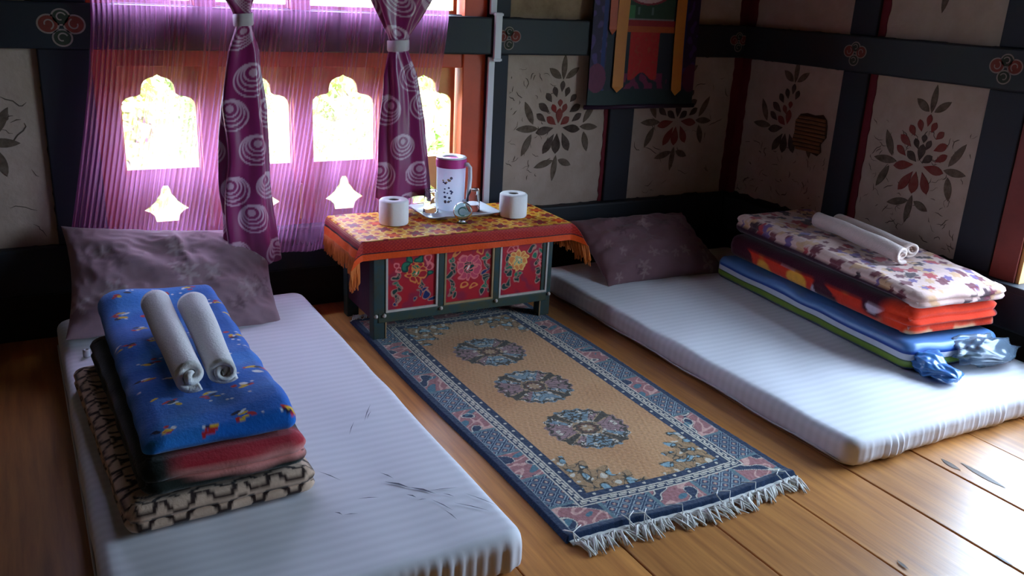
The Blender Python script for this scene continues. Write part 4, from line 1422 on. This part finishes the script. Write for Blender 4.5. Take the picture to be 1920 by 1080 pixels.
def cloth():
    ns, nt = 460, 230
    s = np.linspace(-DS, (CX1 - CX0) + DS, ns)
    t = np.linspace(-DF, (CY1 - CY0), nt)
    Sx, T = np.meshgrid(s, t, indexing='ij')
    Wd = CX1 - CX0
    ls, rs, ft = np.maximum(-Sx, 0), np.maximum(Sx - Wd, 0), np.maximum(-T, 0)
    sd = np.maximum(ls, rs)
    drop = np.maximum(sd, ft)
    cor = np.minimum(sd, ft)
    rad = 0.012
    sgn = np.where(ls > 0, -1.0, np.where(rs > 0, 1.0, 0.0))
    w = Waves(71, 0.16, 12, 2)(np.stack([Sx, T], -1))
    X = CX0 + np.clip(Sx, 0, Wd) + sgn * (rad * (1 - np.exp(-sd / rad)) + 0.16 * sd * (rs > 0) + 0.06 * sd + cor * 0.55 + 0.006 * w * (sd / DS))
    Y = CY0 + np.clip(T, 0, None) - (rad * (1 - np.exp(-ft / rad)) * 0.6 + cor * 0.45 + 0.002 * w * ft / DF)
    Z = CZ - np.maximum(drop - rad * 0.35 * (1 - np.exp(-drop / rad)), 0) + 0.0012 * w * (drop <= 0)
    Z = Z - cor * 0.30
    P = np.stack([X, Y, Z], -1)
    # brocade pattern
    gold, red, orange, dark, ppl = L3(230, 160, 40), L3(176, 26, 14), L3(226, 92, 18), L3(46, 18, 24), L3(92, 50, 104)
    c = np.broadcast_to(gold, X.shape + (3,)).copy()
    g = 0.105
    a, b = Sx / g, T / g
    fa, fb = a - np.floor(a) - 0.5, b - np.floor(b) - 0.5
    th = np.arctan2(fb, fa)
    r = np.hypot(fa, fb)
    odd = (np.floor(a) + np.floor(b)) % 2
    m1 = (r < 0.34 + 0.1 * np.cos(6 * th)).astype(float)
    c = mixc(c, red, m1)
    c = mixc(c, orange, ((r < 0.24 + 0.07 * np.cos(6 * th + 3)) & (odd > 0)).astype(float))
    c = mixc(c, L3(120, 44, 50), ((r < 0.2 + 0.06 * np.cos(5 * th)) & (odd == 0)).astype(float))
    c = mixc(c, L3(240, 206, 110), (np.abs(r - 0.38 - 0.1 * np.cos(6 * th)) < 0.035).astype(float))
    c = mixc(c, red, ((np.abs(fa) + np.abs(fb)) > 0.86).astype(float))
    # border band along front and ends
    dE = np.minimum(T + DF, np.minimum(Sx + DS, Wd + DS - Sx))
    dF = T + DF
    fine = ((np.sin(Sx * 330) * np.sin(dE * 420)) > 0.15).astype(float)
    band = ft > 0.004
    cb = mixc(np.broadcast_to(L3(150, 14, 12), c.shape).copy(), L3(190, 52, 22), fine * 0.6)
    c = np.where(band[..., None], cb, c)
    c = mixc(c, dark, ((dF > 0.028) & (dF < 0.033)).astype(float))
    c = mixc(c, dark, ((ft > 0.001) & (ft < 0.004)).astype(float) * 0.7)
    c = np.where(((dF <= 0.028))[..., None], L3(214, 70, 10), c)
    side = (sd > 0.006)
    cs = mixc(np.broadcast_to(L3(150, 28, 36), c.shape).copy(), L3(206, 120, 70), fine * 0.6)
    cs = np.where((sd > 0.045)[..., None], L3(222, 84, 12), cs)
    cs = np.where((np.abs(sd - 0.045) < 0.003)[..., None], dark, cs)
    c = np.where((side & (sd >= ft))[..., None], cs, c)
    M_br = material('brocade', attr=True, rough=0.55, spec=0.25, noise=(70, 0.25), bump=(120, 0.3, 0.003))
    grid('cloth', P, M_br, ct, c)
    # back drop
    M_fr = material('orange_fringe', (0.72, 0.20, 0.035), 0.6, 0.35, noise=(30, 0.5), tint2=(0.45, 0.08, 0.02))
    for side_i, row in ((0, 0), (1, ns - 1)):
        mb = MB()
        r_ = random.Random(12 + side_i)
        sg = -1 if side_i == 0 else 1
        for k in range(0, 150):
            tt = k / 149
            j = int(tt * (nt - 1))
            p = P[row, j]
            for q in range(2):
                ln = r_.uniform(0.045, 0.085) + (0.02 if tt < 0.22 else 0)
                off = 0.014 * math.sin(k * 0.33)
                dxx, dyy = r_.uniform(-0.006, 0.008) * sg + (0.02 * sg if side_i else 0), r_.uniform(-0.012, 0.012) + off * 0.6
                pts = [(p[0], p[1], p[2] + 0.002), (p[0] + dxx * 0.5, p[1] + dyy * 0.6, p[2] - ln * 0.5), (p[0] + dxx, p[1] + dyy, p[2] - ln)]
                mb.tube(pts, [0.0020, 0.0028, 0.0022], 4)
        o = mb.build('fringe', M_fr, ct, smooth=True)
        o['kind'] = 'stuff'


cloth()
TT = CZ + 0.0015      # upper face of the cloth

# ------------------------------------------------------------------ things on the table
M_paper = material('toilet_paper', (0.80, 0.78, 0.77), 0.95, 0.05, bump=(70, 0.2, 0.003))
M_core = material('card_core', (0.18, 0.14, 0.11), 0.9)


def roll(cx, cy, label):
    t = thing('toilet_roll', (cx, cy, TT), label, 'toilet roll', 'toilet rolls on the table')
    R, h, rc = 0.066, 0.112, 0.024
    MB().lathe([(rc, TT), (R - 0.004, TT), (R, TT + 0.005), (R + 0.001, TT + h / 2), (R, TT + h - 0.007), (R - 0.006, TT + h - 0.001), (R - 0.014, TT + h), (rc + 0.003, TT + h - 0.001), (rc, TT + h - 0.004), (rc, TT)], cx, cy, 56).build('paper', M_paper, t, smooth=True)
    MB().lathe([(rc - 0.0006, TT + 0.001), (rc - 0.0006, TT + h - 0.005), (rc - 0.002, TT + h - 0.005), (rc - 0.002, TT + 0.001), (rc - 0.0006, TT + 0.001)], cx, cy, 40).build('core', M_core, t, smooth=True)
    mb = MB()      # loose sheet edge
    th0 = -2.35
    V = []
    for k in range(9):
        a = th0 + 0.14 * k
        rr = R + 0.0025 + 0.0012 * math.sin(k)
        for z in (TT + 0.004, TT + h - 0.005): V.append((cx + rr * math.cos(a), cy + rr * math.sin(a), z))
    mb.add(V, [(2 * k, 2 * k + 2, 2 * k + 3, 2 * k + 1) for k in range(8)])
    mb.build('loose_sheet', M_paper, t, smooth=True)


roll(1.445, 3.640, 'white toilet roll standing on the cloth beside the tied curtain')
roll(2.035, 3.595, 'white toilet roll standing on the cloth beside the plaster wall')

M_tray = material('tray_plastic', (0.70, 0.72, 0.76), 0.25, 0.5)
tray = thing('serving_tray', (1.79, 3.735, TT), 'white rectangular plastic tray holding the jug and glasses', 'tray')


def tray_mesh():
    loops = []
    for (hx, hy, z) in ((0.150, 0.095, 0.0), (0.160, 0.105, 0.002), (0.186, 0.130, 0.020), (0.192, 0.136, 0.021), (0.192, 0.136, 0.018), (0.186, 0.130, 0.0215), (0.158, 0.103, 0.0065), (0.10, 0.05, 0.006), (0.004, 0.003, 0.006)):
        L_ = rrect(hx, hy, min(0.03, hx * 0.5, hy * 0.5), (6, 6), 8)
        loops.append(np.column_stack([1.79 + L_[:, 0], 3.735 + L_[:, 1], np.full(len(L_), TT + z)]))
    return np.array(loops).transpose(1, 0, 2)


grid('tray_body', tray_mesh(), M_tray, tray, cu=True)
tf = TT + 0.0070

M_jug = bpy.data.materials.new('jug_plastic')
M_jug.use_nodes = True
_n, _k = M_jug.node_tree.nodes, M_jug.node_tree.links
_b = _n['Principled BSDF']
_b.inputs['Base Color'].default_value = (0.80, 0.84, 0.90, 1)
_b.inputs['Roughness'].default_value = 0.25
_t = _n.new('ShaderNodeBsdfTranslucent')
_t.inputs['Color'].default_value = (0.85, 0.90, 0.97, 1)
_m = _n.new('ShaderNodeMixShader')
_m.inputs[0].default_value = 0.55
_k.new(_b.outputs[0], _m.inputs[1])
_k.new(_t.outputs[0], _m.inputs[2])
_k.new(_m.outputs[0], _n['Material Output'].inputs[0])
M_pink = material('jug_lid_pink', (0.62, 0.06, 0.30), 0.35, 0.4)
M_whitep = material('jug_white', (0.80, 0.80, 0.84), 0.3, 0.5)
M_print = material('jug_print', (0.06, 0.07, 0.16), 0.6)
M_print2 = material('jug_print_gold', (0.40, 0.28, 0.12), 0.6)
jx, jy = 1.800, 3.800
jug = thing('water_jug', (jx, jy, tf), 'tall white plastic water jug with pink lid on the tray', 'jug')
jr, jh = 0.070, 0.205
MB().lathe([(0.0, tf), (jr * 0.90, tf), (jr * 0.95, tf + 0.006), (jr * 0.97, tf + 0.1), (jr, tf + jh - 0.004), (jr * 1.02, tf + jh), (jr * 0.97, tf + jh), (jr * 0.99, tf + jh)], jx, jy, 48).build('jug_body', M_jug, jug, smooth=True)
MB().lathe([(0, tf + jh), (jr * 1.03, tf + jh), (jr * 1.05, tf + jh + 0.004), (jr * 1.05, tf + jh + 0.034), (jr * 1.02, tf + jh + 0.040), (0, tf + jh + 0.040)], jx, jy, 48).build('lid', M_pink, jug, smooth=False)
lid = [c for c in jug.children if c.name.startswith('lid')][0]
MB().lathe([(jr * 0.55, tf + jh + 0.041), (jr * 1.0, tf + jh + 0.041), (jr * 1.05, tf + jh + 0.044), (jr * 1.0, tf + jh + 0.049), (jr * 0.6, tf + jh + 0.046), (jr * 0.55, tf + jh + 0.041)], jx, jy, 48).build('lid_rim', M_whitep, lid, smooth=True)
ha = math.radians(-52)
hd = np.array([math.cos(ha), math.sin(ha), 0])
pts = [np.array([jx, jy, tf + z]) + hd * r_ for (r_, z) in ((0.066, 0.222), (0.088, 0.224), (0.100, 0.210), (0.102, 0.16), (0.098, 0.09), (0.090, 0.050), (0.066, 0.040))]
MB().tube(pts, 0.010, 10).build('handle', M_whitep, jug, smooth=True)
mb = MB()
r_ = random.Random(3)
for k in range(26):      # sprig of printed flowers on the left of the body
    a = math.radians(-128) + r_.uniform(-0.32, 0.34)
    z = tf + r_.uniform(0.04, 0.165)
    s_ = r_.uniform(0.003, 0.0075)
    rr = jr * 0.985 + 0.0012 + 0.006 * (z - tf) / jh
    V = []
    for q in range(8):
        t_ = 2 * PI * q / 8
        aa = a + s_ * math.cos(t_) / rr
        V.append((jx + rr * math.cos(aa), jy + rr * math.sin(aa), z + s_ * 0.8 * math.sin(t_)))
    mb.add(V, [tuple(range(8))], 0 if r_.random() < 0.75 else 1)
mb.build('printed_sprig', None, jug, mats=[M_print, M_print2])

M_glass = material('clear_glass', (1, 1, 1), 0.02, 0.5, transmission=1.0, ior=1.45)
M_gglass = material('greenish_glass', (0.72, 0.95, 0.86), 0.03, 0.5, transmission=1.0, ior=1.45)


def tumbler(cx, cy, label):
    R, r2, h, w = 0.036, 0.030, 0.108, 0.0025
    prof = [(R, 0), (R - 0.001, h * 0.3), (r2 + 0.002, h * 0.9), (r2 - 0.002, h - 0.002), (r2 - 0.006, h), (0, h), (0, h - 0.007), (r2 - 0.006, h - 0.008), (r2 - w, h * 0.88), (R - w, h * 0.3), (R - w, 0), (R, 0)]
    o = MB().lathe([(r, tf + z) for r, z in prof], cx, cy, 40).build('drinking_glass', M_glass, smooth=True, origin=(cx, cy, tf))
    tag(o, label, 'glass', 'upturned glasses on the tray')


tumbler(1.682, 3.765, 'clear upturned drinking glass on the tray beside the tied curtain')
tumbler(1.885, 3.728, 'clear upturned drinking glass on the tray beside the jug handle')

gd = thing('glass_dish', (1.745, 3.545, TT), 'small round greenish glass ornament standing on its foot before the tray', 'ornament')
gx, gy, gz, gr = 1.745, 3.548, TT + 0.055, 0.043
vd = np.array([gx, gy, 0]) / np.hypot(gx, gy)      # disc faces the front of the room
sdv = np.array([vd[1], -vd[0], 0])
prof = [(0, -0.006), (gr * 0.5, -0.008), (gr * 0.85, -0.010), (gr, -0.006), (gr * 1.02, 0), (gr, 0.006), (gr * 0.85, 0.004), (gr * 0.5, 0.001), (0, 0.002)]
V, Fc = [], []
n = 40
for (r_, d_) in prof:
    for k in range(n):
        t_ = 2 * PI * k / n
        V.append(np.array([gx, gy, gz]) + sdv * r_ * math.cos(t_) + np.array([0, 0, 1]) * r_ * math.sin(t_) + vd * d_)
for i in range(len(prof) - 1):
    for k in range(n): Fc.append((i * n + k, i * n + (k + 1) % n, (i + 1) * n + (k + 1) % n, (i + 1) * n + k))
mk('disc', V, Fc, M_gglass, gd, True)
MB().lathe([(0, TT), (0.024, TT), (0.025, TT + 0.003), (0.016, TT + 0.008), (0.011, TT + 0.014), (0, TT + 0.015)], gx, gy, 32).build('foot', M_gglass, gd, smooth=True)
pts = [np.array([gx, gy, gz]) - vd * 0.010 + sdv * (0.019 * math.cos(t_)) + np.array([0, 0, 0.019 * math.sin(t_)]) for t_ in np.linspace(0.3, 5.2, 18)]
MB().tube(pts, 0.003, 6).build('moulded_ring', material('dark_green_glass', (0.10, 0.25, 0.20), 0.1, 0.5), gd, smooth=True)

# small white cap on the left mattress beside the stack
p = on_z(163, 668, 0.128)
MB().lathe([(0, 0.128), (0.012, 0.128), (0.013, 0.132), (0.013, 0.152), (0.010, 0.156), (0.006, 0.156), (0.006, 0.150), (0, 0.150)], p[0], p[1], 24).build('bottle_cap', M_white, smooth=True)
tag(bpy.data.objects['bottle_cap'], 'small white plastic cap on the mattress beside the dark blanket', 'cap')

# ------------------------------------------------------------------ sheer curtain
def sheer_material():
    m = bpy.data.materials.new('sheer_purple')
    m.use_nodes = True
    nt = m.node_tree
    N, K = nt.nodes, nt.links
    N.clear()
    out = N.new('ShaderNodeOutputMaterial')
    at = N.new('ShaderNodeAttribute')
    at.attribute_name = 'Col'
    sp = N.new('ShaderNodeSeparateColor')
    K.new(at.outputs['Color'], sp.inputs[0])
    tr_ = N.new('ShaderNodeBsdfTransparent')
    tr_.inputs['Color'].default_value = (1.0, 0.86, 0.98, 1)
    tl = N.new('ShaderNodeBsdfTranslucent')
    tl.inputs['Color'].default_value = (0.74, 0.27, 0.58, 1)
    df = N.new('ShaderNodeBsdfDiffuse')
    df.inputs['Color'].default_value = (0.30, 0.03, 0.20, 1)
    m1 = N.new('ShaderNodeMixShader')
    m1.inputs[0].default_value = 0.30
    K.new(tl.outputs[0], m1.inputs[1])
    K.new(df.outputs[0], m1.inputs[2])
    m2 = N.new('ShaderNodeMixShader')
    K.new(sp.outputs[0], m2.inputs[0])
    K.new(tr_.outputs[0], m2.inputs[1])
    K.new(m1.outputs[0], m2.inputs[2])
    K.new(m2.outputs[0], out.inputs[0])
    return m


def sheer(x_top, x_bot, ztop, zbot, y, seed, parent):
    n1, n2 = 760, 70
    u = np.linspace(0, 1, n1)
    v = np.linspace(0, 1, n2)
    U, V = np.meshgrid(u, v, indexing='ij')
    Z = ztop + (zbot(u)[:, None] - ztop) * V
    tt = np.clip((1.36 - Z) / (1.36 - 0.30), 0, 1)
    xl = x_top[0] + (x_bot[0] - x_top[0]) * tt ** 1.3
    xr = x_top[1] + (x_bot[1] - x_top[1]) * tt ** 1.2
    X = xl + (xr - xl) * U
    w = Waves(seed, 0.08, 10, 2)(np.stack([U, V * 0.02], -1))
    Y = y + 0.0045 * np.sin(U * 2 * PI * 78 + 1.5 * w) + 0.012 * w * (0.5 + 0.5 * V) + 0.006 * np.sin(U * 31 + V * 2)
    fine = Waves(seed + 5, 0.012, 16, 2)(np.stack([U, V * 0.004], -1))
    mid = Waves(seed + 6, 0.05, 12, 2)(np.stack([U + 0.01 * V, V * 0.03], -1))
    dens = 0.27 + 0.07 * fine + 0.08 * mid + 0.17 * (0.5 + 0.5 * np.sin(U * 2 * PI * 78 + 1.5 * w)) + 0.08 * w
    dens = dens + 0.30 * smooth01(V, 0.965, 0.985) + 0.25 * smooth01(np.abs(U - 0.5), 0.47, 0.5)
    dens = np.clip(dens, 0.06, 0.80)
    grid('sheer_cloth', np.stack([X, Y, Z], -1), sheer_material(), parent, np.repeat(dens[..., None], 3, -1))


M_rod = material('curtain_rod', (0.30, 0.16, 0.06), 0.4, 0.4)
sh = thing('sheer_curtain', (1.0, 3.9, 0.3), 'translucent purple sheer curtain gathered across the painted window', 'curtain')
sheer((0.300, 1.815), (0.105, 1.640), 2.03, lambda u: 0.335 + 0.10 * smooth01(u, 0.45, 0.0) - 0.03 * smooth01(u, 0.4, 0.6), 3.905, 14, sh)
rod = MB().tube([(0.02, 3.90, 2.06), (2.2, 3.90, 2.06)], 0.014, 14).build('curtain_rod', M_rod, smooth=True)
tag(rod, 'brown wooden curtain rod above the painted window', 'rod')
for xx in (0.05, 2.17):
    MB().box(xx - 0.01, xx + 0.01, 3.90, 4.0, 2.045, 2.075, 0.002).build('bracket', M_rod, rod)

# ------------------------------------------------------------------ tied maroon curtains
M_satin = material('satin_print', attr=True, rough=0.32, spec=0.5, sheen=0.3)


def satin_cols(Sx, Z, seed):
    base = np.broadcast_to(L3(128, 14, 86), Sx.shape + (3,)).copy()
    r = np.random.default_rng(seed)
    pale = L3(196, 160, 178)
    z = 0.20
    k = 0
    while z < 2.1:
        for ox in range(-5, 6):
            cx = ox * 0.180 + (0.09 if k % 2 else 0) + r.uniform(-0.02, 0.02)
            cz = z + r.uniform(-0.02, 0.02)
            R = r.uniform(0.052, 0.068)
            th = r.uniform(0.8, 2.3)
            for f in (1.0, 0.82, 0.65, 0.49):
                rr = R * f
                ox_, oz_ = math.cos(th) * (R - rr) * 0.85, math.sin(th) * (R - rr) * 0.85
                d = np.hypot(Sx - cx - ox_, Z - cz - oz_)
                base = mixc(base, pale, smooth01(np.abs(d - rr), 0.0046, 0.0024) * 0.85)
            rr = R * 0.27
            d = np.hypot(Sx - cx - math.cos(th) * (R - R * 0.40) * 0.75, Z - cz - math.sin(th) * (R - R * 0.40) * 0.75)
            base = mixc(base, pale, smooth01(d, rr, rr - 0.003) * 0.8)
        z += 0.152
        k += 1
    return base


def tied(cx_f0, w_f0, d_f0, zb, zt, y0, seed, label, band_z, bw, folds=7):
    k_ = y0 / 3.92      # widths and heights were read off in the plane y = 3.92
    inv = lambda Z: 1.5 - (1.5 - Z) / k_
    cx_f, w_f, d_f = (lambda Z: cx_f0(inv(Z)) * k_), (lambda Z: w_f0(inv(Z)) * k_), (lambda Z: d_f0(inv(Z)))
    zb, band_z, bw = 1.5 - (1.5 - zb) * k_, 1.5 - (1.5 - band_z) * k_, bw * k_
    n1, n2 = 300, 300
    a = np.linspace(0, 2 * PI, n1, endpoint=False)
    z = np.linspace(zb, zt, n2)
    A, Z = np.meshgrid(a, z, indexing='ij')
    wv = Waves(seed, 0.6, 10, 2)
    fold = 0.30 * np.cos(folds * A + 2.0 * wv(np.stack([A * 0.1, Z], -1)) + 1.2 * (Z - band_z)) + 0.10 * np.cos(3 * A + 5 * Z)
    tight = smooth01(np.abs(Z - band_z), 0.015, 0.12)
    wid, dep = w_f(Z), d_f(Z)
    rr = 1 + fold * (0.35 + 0.65 * tight)
    sq = lambda t: np.sign(t) * np.abs(t) ** 0.75
    X = cx_f(Z) + sq(np.cos(A)) * wid / 2 * (1 + 0.35 * fold * tight)
    Y = y0 + np.sin(A) * dep / 2 * rr
    zz = Z + 0.018 * np.sin(3 * A + seed) * smooth01(Z, zb + 0.12, zb)
    P = np.stack([X, Y, zz], -1)
    dP = np.linalg.norm(np.diff(P[..., :2], axis=0, append=P[:1, :, :2]), axis=-1)
    arc = np.cumsum(dP, 0)
    arc = arc - arc.mean(0) + 0.25
    t = thing('tied_curtain', (float(cx_f(np.array(zb))), y0, zb), label, 'curtain', 'tied maroon curtains')
    grid('curtain_cloth', P, M_satin, t, satin_cols(arc * 0.9, Z, seed), cu=True)
    cb = float(cx_f(np.array(band_z)))
    pts = []
    n = 40
    mb = MB()
    V = []
    for k in range(n):
        th = 2 * PI * k / n
        for (sc_, dz) in ((1.0, -0.024), (1.05, -0.018), (1.05, 0.018), (1.0, 0.024)):
            V.append((cb + math.copysign(abs(math.cos(th)) ** 0.7, math.cos(th)) * (bw / 2 + 0.008) * sc_, y0 + math.sin(th) * (float(d_f(np.array(band_z))) / 2 * 1.25 + 0.012) * sc_, band_z + dz + 0.004 * math.cos(th)))
    Fc = [(4 * k + q, 4 * ((k + 1) % n) + q, 4 * ((k + 1) % n) + q + 1, 4 * k + q + 1) for k in range(n) for q in range(3)]
    mb.add(V, Fc).build('tie_band', material('tie_band', (0.55, 0.47, 0.50), 0.45, 0.4, noise=(20, 0.3)), t, smooth=True)
    return t


def interp(zs, vs):
    zs, vs = np.array(zs), np.array(vs)
    return lambda Z: np.interp(Z, zs, vs)


tied(interp([0.26, 0.60, 0.97, 1.2, 1.326, 1.5, 2.04], [0.875, 0.858, 0.862, 0.873, 0.880, 0.845, 0.80]), interp([0.26, 0.5, 0.97, 1.2, 1.29, 1.326, 1.37, 1.5, 2.04], [0.245, 0.215, 0.185, 0.125, 0.072, 0.062, 0.082, 0.20, 0.42]),
     interp([0.26, 0.97, 1.2, 1.326, 1.5, 2.04], [0.07, 0.065, 0.055, 0.045, 0.06, 0.06]), 0.275, 2.04, 3.77, 3, 'maroon satin curtain with pale spiral rings hanging over the mauve pillow', 1.330, 0.062, 5)
tied(interp([0.40, 0.55, 0.9, 1.236, 1.5, 2.04], [1.615, 1.610, 1.595, 1.572, 1.585, 1.62]), interp([0.40, 0.55, 0.9, 1.1, 1.2, 1.236, 1.28, 1.45, 2.04], [0.27, 0.262, 0.205, 0.155, 0.100, 0.080, 0.105, 0.285, 0.46]),
     interp([0.40, 0.97, 1.2, 1.236, 1.5, 2.04], [0.07, 0.065, 0.055, 0.045, 0.06, 0.06]), 0.515, 2.04, 3.835, 5, 'maroon satin curtain with pale spiral rings hanging behind the tray', 1.236, 0.080, 6)

# ------------------------------------------------------------------ hanging scroll on the back wall
tk = thing('wall_scroll', (3.0, YB - 0.06, 0.93), 'dark purple brocade wall scroll with red centre and orange ribbons', 'scroll')
n1, n2 = 200, 260
u = np.linspace(0, 1, n1)
v = np.linspace(0, 1, n2)
U, V = np.meshgrid(u, v, indexing='ij')
z_ = 0.935 + V * 1.0
xl, xr = 2.640 - 0.0 * V, 3.345 - 0.02 * V
X = xl + (xr - xl) * U
Yp = YB - 0.068 - 0.004 * np.sin(U * 9) * (1 - V)
xm = X
c = np.broadcast_to(L3(44, 26, 60), X.shape + (3,)).copy()
w = Waves(80, 0.07, 12, 2)(np.stack([X, z_], -1))
c = mixc(c, L3(74, 48, 104), smooth01(w, 0.25, 0.5) * 0.8)
c = mixc(c, L3(30, 34, 44), smooth01(np.abs(xm - 2.98), 0.25, 0.24) * 1.0)
c = mixc(c, L3(30, 40, 96), ((np.abs(np.abs(xm - 2.98) - 0.262) < 0.012)).astype(float))
B = lambda m: m.astype(float)
c = mixc(c, L3(24, 40, 40), B(z_ < 1.02))
c = mixc(c, L3(96, 28, 62), B(np.hypot((xm - 2.685) / 0.058, (z_ - 1.085) / 0.075) < 1))
c = mixc(c, L3(80, 26, 58), B(np.hypot((xm - 3.315) / 0.058, (z_ - 1.085) / 0.075) < 1))
red = (xm > 2.885) & (xm < 3.078) & (z_ > 1.095 + 0.02 * np.cos((xm - 2.98) * 40)) & (z_ < 1.33)
c = mixc(c, L3(176, 26, 28), B(red))
c = mixc(c, L3(150, 60, 36), B(red & (np.abs(w - 0.3) < 0.12)) * 0.6)
c = mixc(c, L3(110, 30, 66), B((np.abs(xm - 2.98) < 0.17) & (z_ > 1.03) & (z_ < 1.11) & ~red & (w > -0.1)))
c = mixc(c, L3(168, 74, 30), B((np.abs(xm - 2.98) < 0.19) & (z_ > 1.322) & (z_ < 1.352)))
c = mixc(c, L3(140, 26, 34), B((np.abs(xm - 2.98) < 0.19) & (z_ > 1.352) & (z_ < 1.386)))
paint = (np.abs(xm - 2.98) < 0.18) & (z_ > 1.39)
c = mixc(c, L3(40, 62, 44), B(paint))
c = mixc(c, L3(60, 110, 70), B(paint & (z_ < 1.46) & (xm < 2.90)))
c = mixc(c, L3(84, 98, 92), B(paint & (z_ > 1.41) & (z_ < 1.45) & (np.abs(np.abs(xm - 2.97) - 0.045) < 0.006)))
c = mixc(c, L3(120, 110, 112), B((np.abs(xm - 2.98) < 0.18) & (np.abs(z_ - 1.39) < 0.004)))
c = mixc(c, L3(190, 150, 150), B(np.hypot((xm - 2.98) / 0.15, (z_ - 1.55) / 0.085) < 1))
c = mixc(c, L3(130, 40, 50), B(np.abs(np.hypot((xm - 2.98) / 0.15, (z_ - 1.55) / 0.085) - 1) < 0.06))
M_scroll = material('scroll_silk', attr=True, rough=0.55, spec=0.3, noise=(50, 0.3), bump=(90, 0.2, 0.002))
grid('silk_panel', np.stack([X, Yp, z_], -1), M_scroll, tk, c)
mk('silk_backing', [(2.64, YB - 0.058, 0.935), (3.345, YB - 0.058, 0.935), (3.325, YB - 0.058, 1.935), (2.64, YB - 0.058, 1.935)], [(0, 1, 2, 3)], M_post, tk)
M_roller = material('scroll_roller', (0.03, 0.012, 0.03), 0.5)
MB().tube([(2.625, YB - 0.066, 0.935), (3.360, YB - 0.066, 0.935)], 0.012, 14).build('bottom_roller', M_roller, tk, smooth=True)
MB().tube([(2.61, YB - 0.066, 1.94), (3.37, YB - 0.066, 1.94)], 0.010, 14).build('top_rod', M_roller, tk, smooth=True)
M_rib = material('orange_ribbon', (0.55, 0.20, 0.02), 0.5, 0.35, noise=(12, 0.45), tint2=(0.42, 0.09, 0.03))
M_rib2 = material('red_orange_ribbon', (0.50, 0.09, 0.03), 0.5, 0.35, noise=(12, 0.45))


def ribbon(x0, x1, zt, zb, dx, m, y):
    n = 30
    Vv, Fc = [], []
    for k in range(n + 1):
        t_ = k / n
        zz = zt + (zb + 0.03 - zt) * t_
        sh_ = dx * t_
        yy = y - 0.004 * math.sin(t_ * 7)
        Vv += [(x0 + sh_, yy, zz), (x1 + sh_, yy - 0.003, zz)]
    Vv.append(((x0 + x1) / 2 + dx, y, zb))
    for k in range(n): Fc.append((2 * k, 2 * k + 2, 2 * k + 3, 2 * k + 1))
    Fc.append((2 * n, 2 * n + 2, 2 * n + 1))
    o = mk('ribbon', Vv, Fc, m, tk)
    md = o.modifiers.new('thickness', 'SOLIDIFY')
    md.thickness = 0.0015


ribbon(2.790, 2.858, 1.93, 1.012, -0.010, M_rib, YB - 0.083)
ribbon(3.150, 3.215, 1.93, 0.992, 0.026, M_rib, YB - 0.083)
ribbon(2.742, 2.786, 1.93, 1.305, -0.006, M_rib2, YB - 0.078)
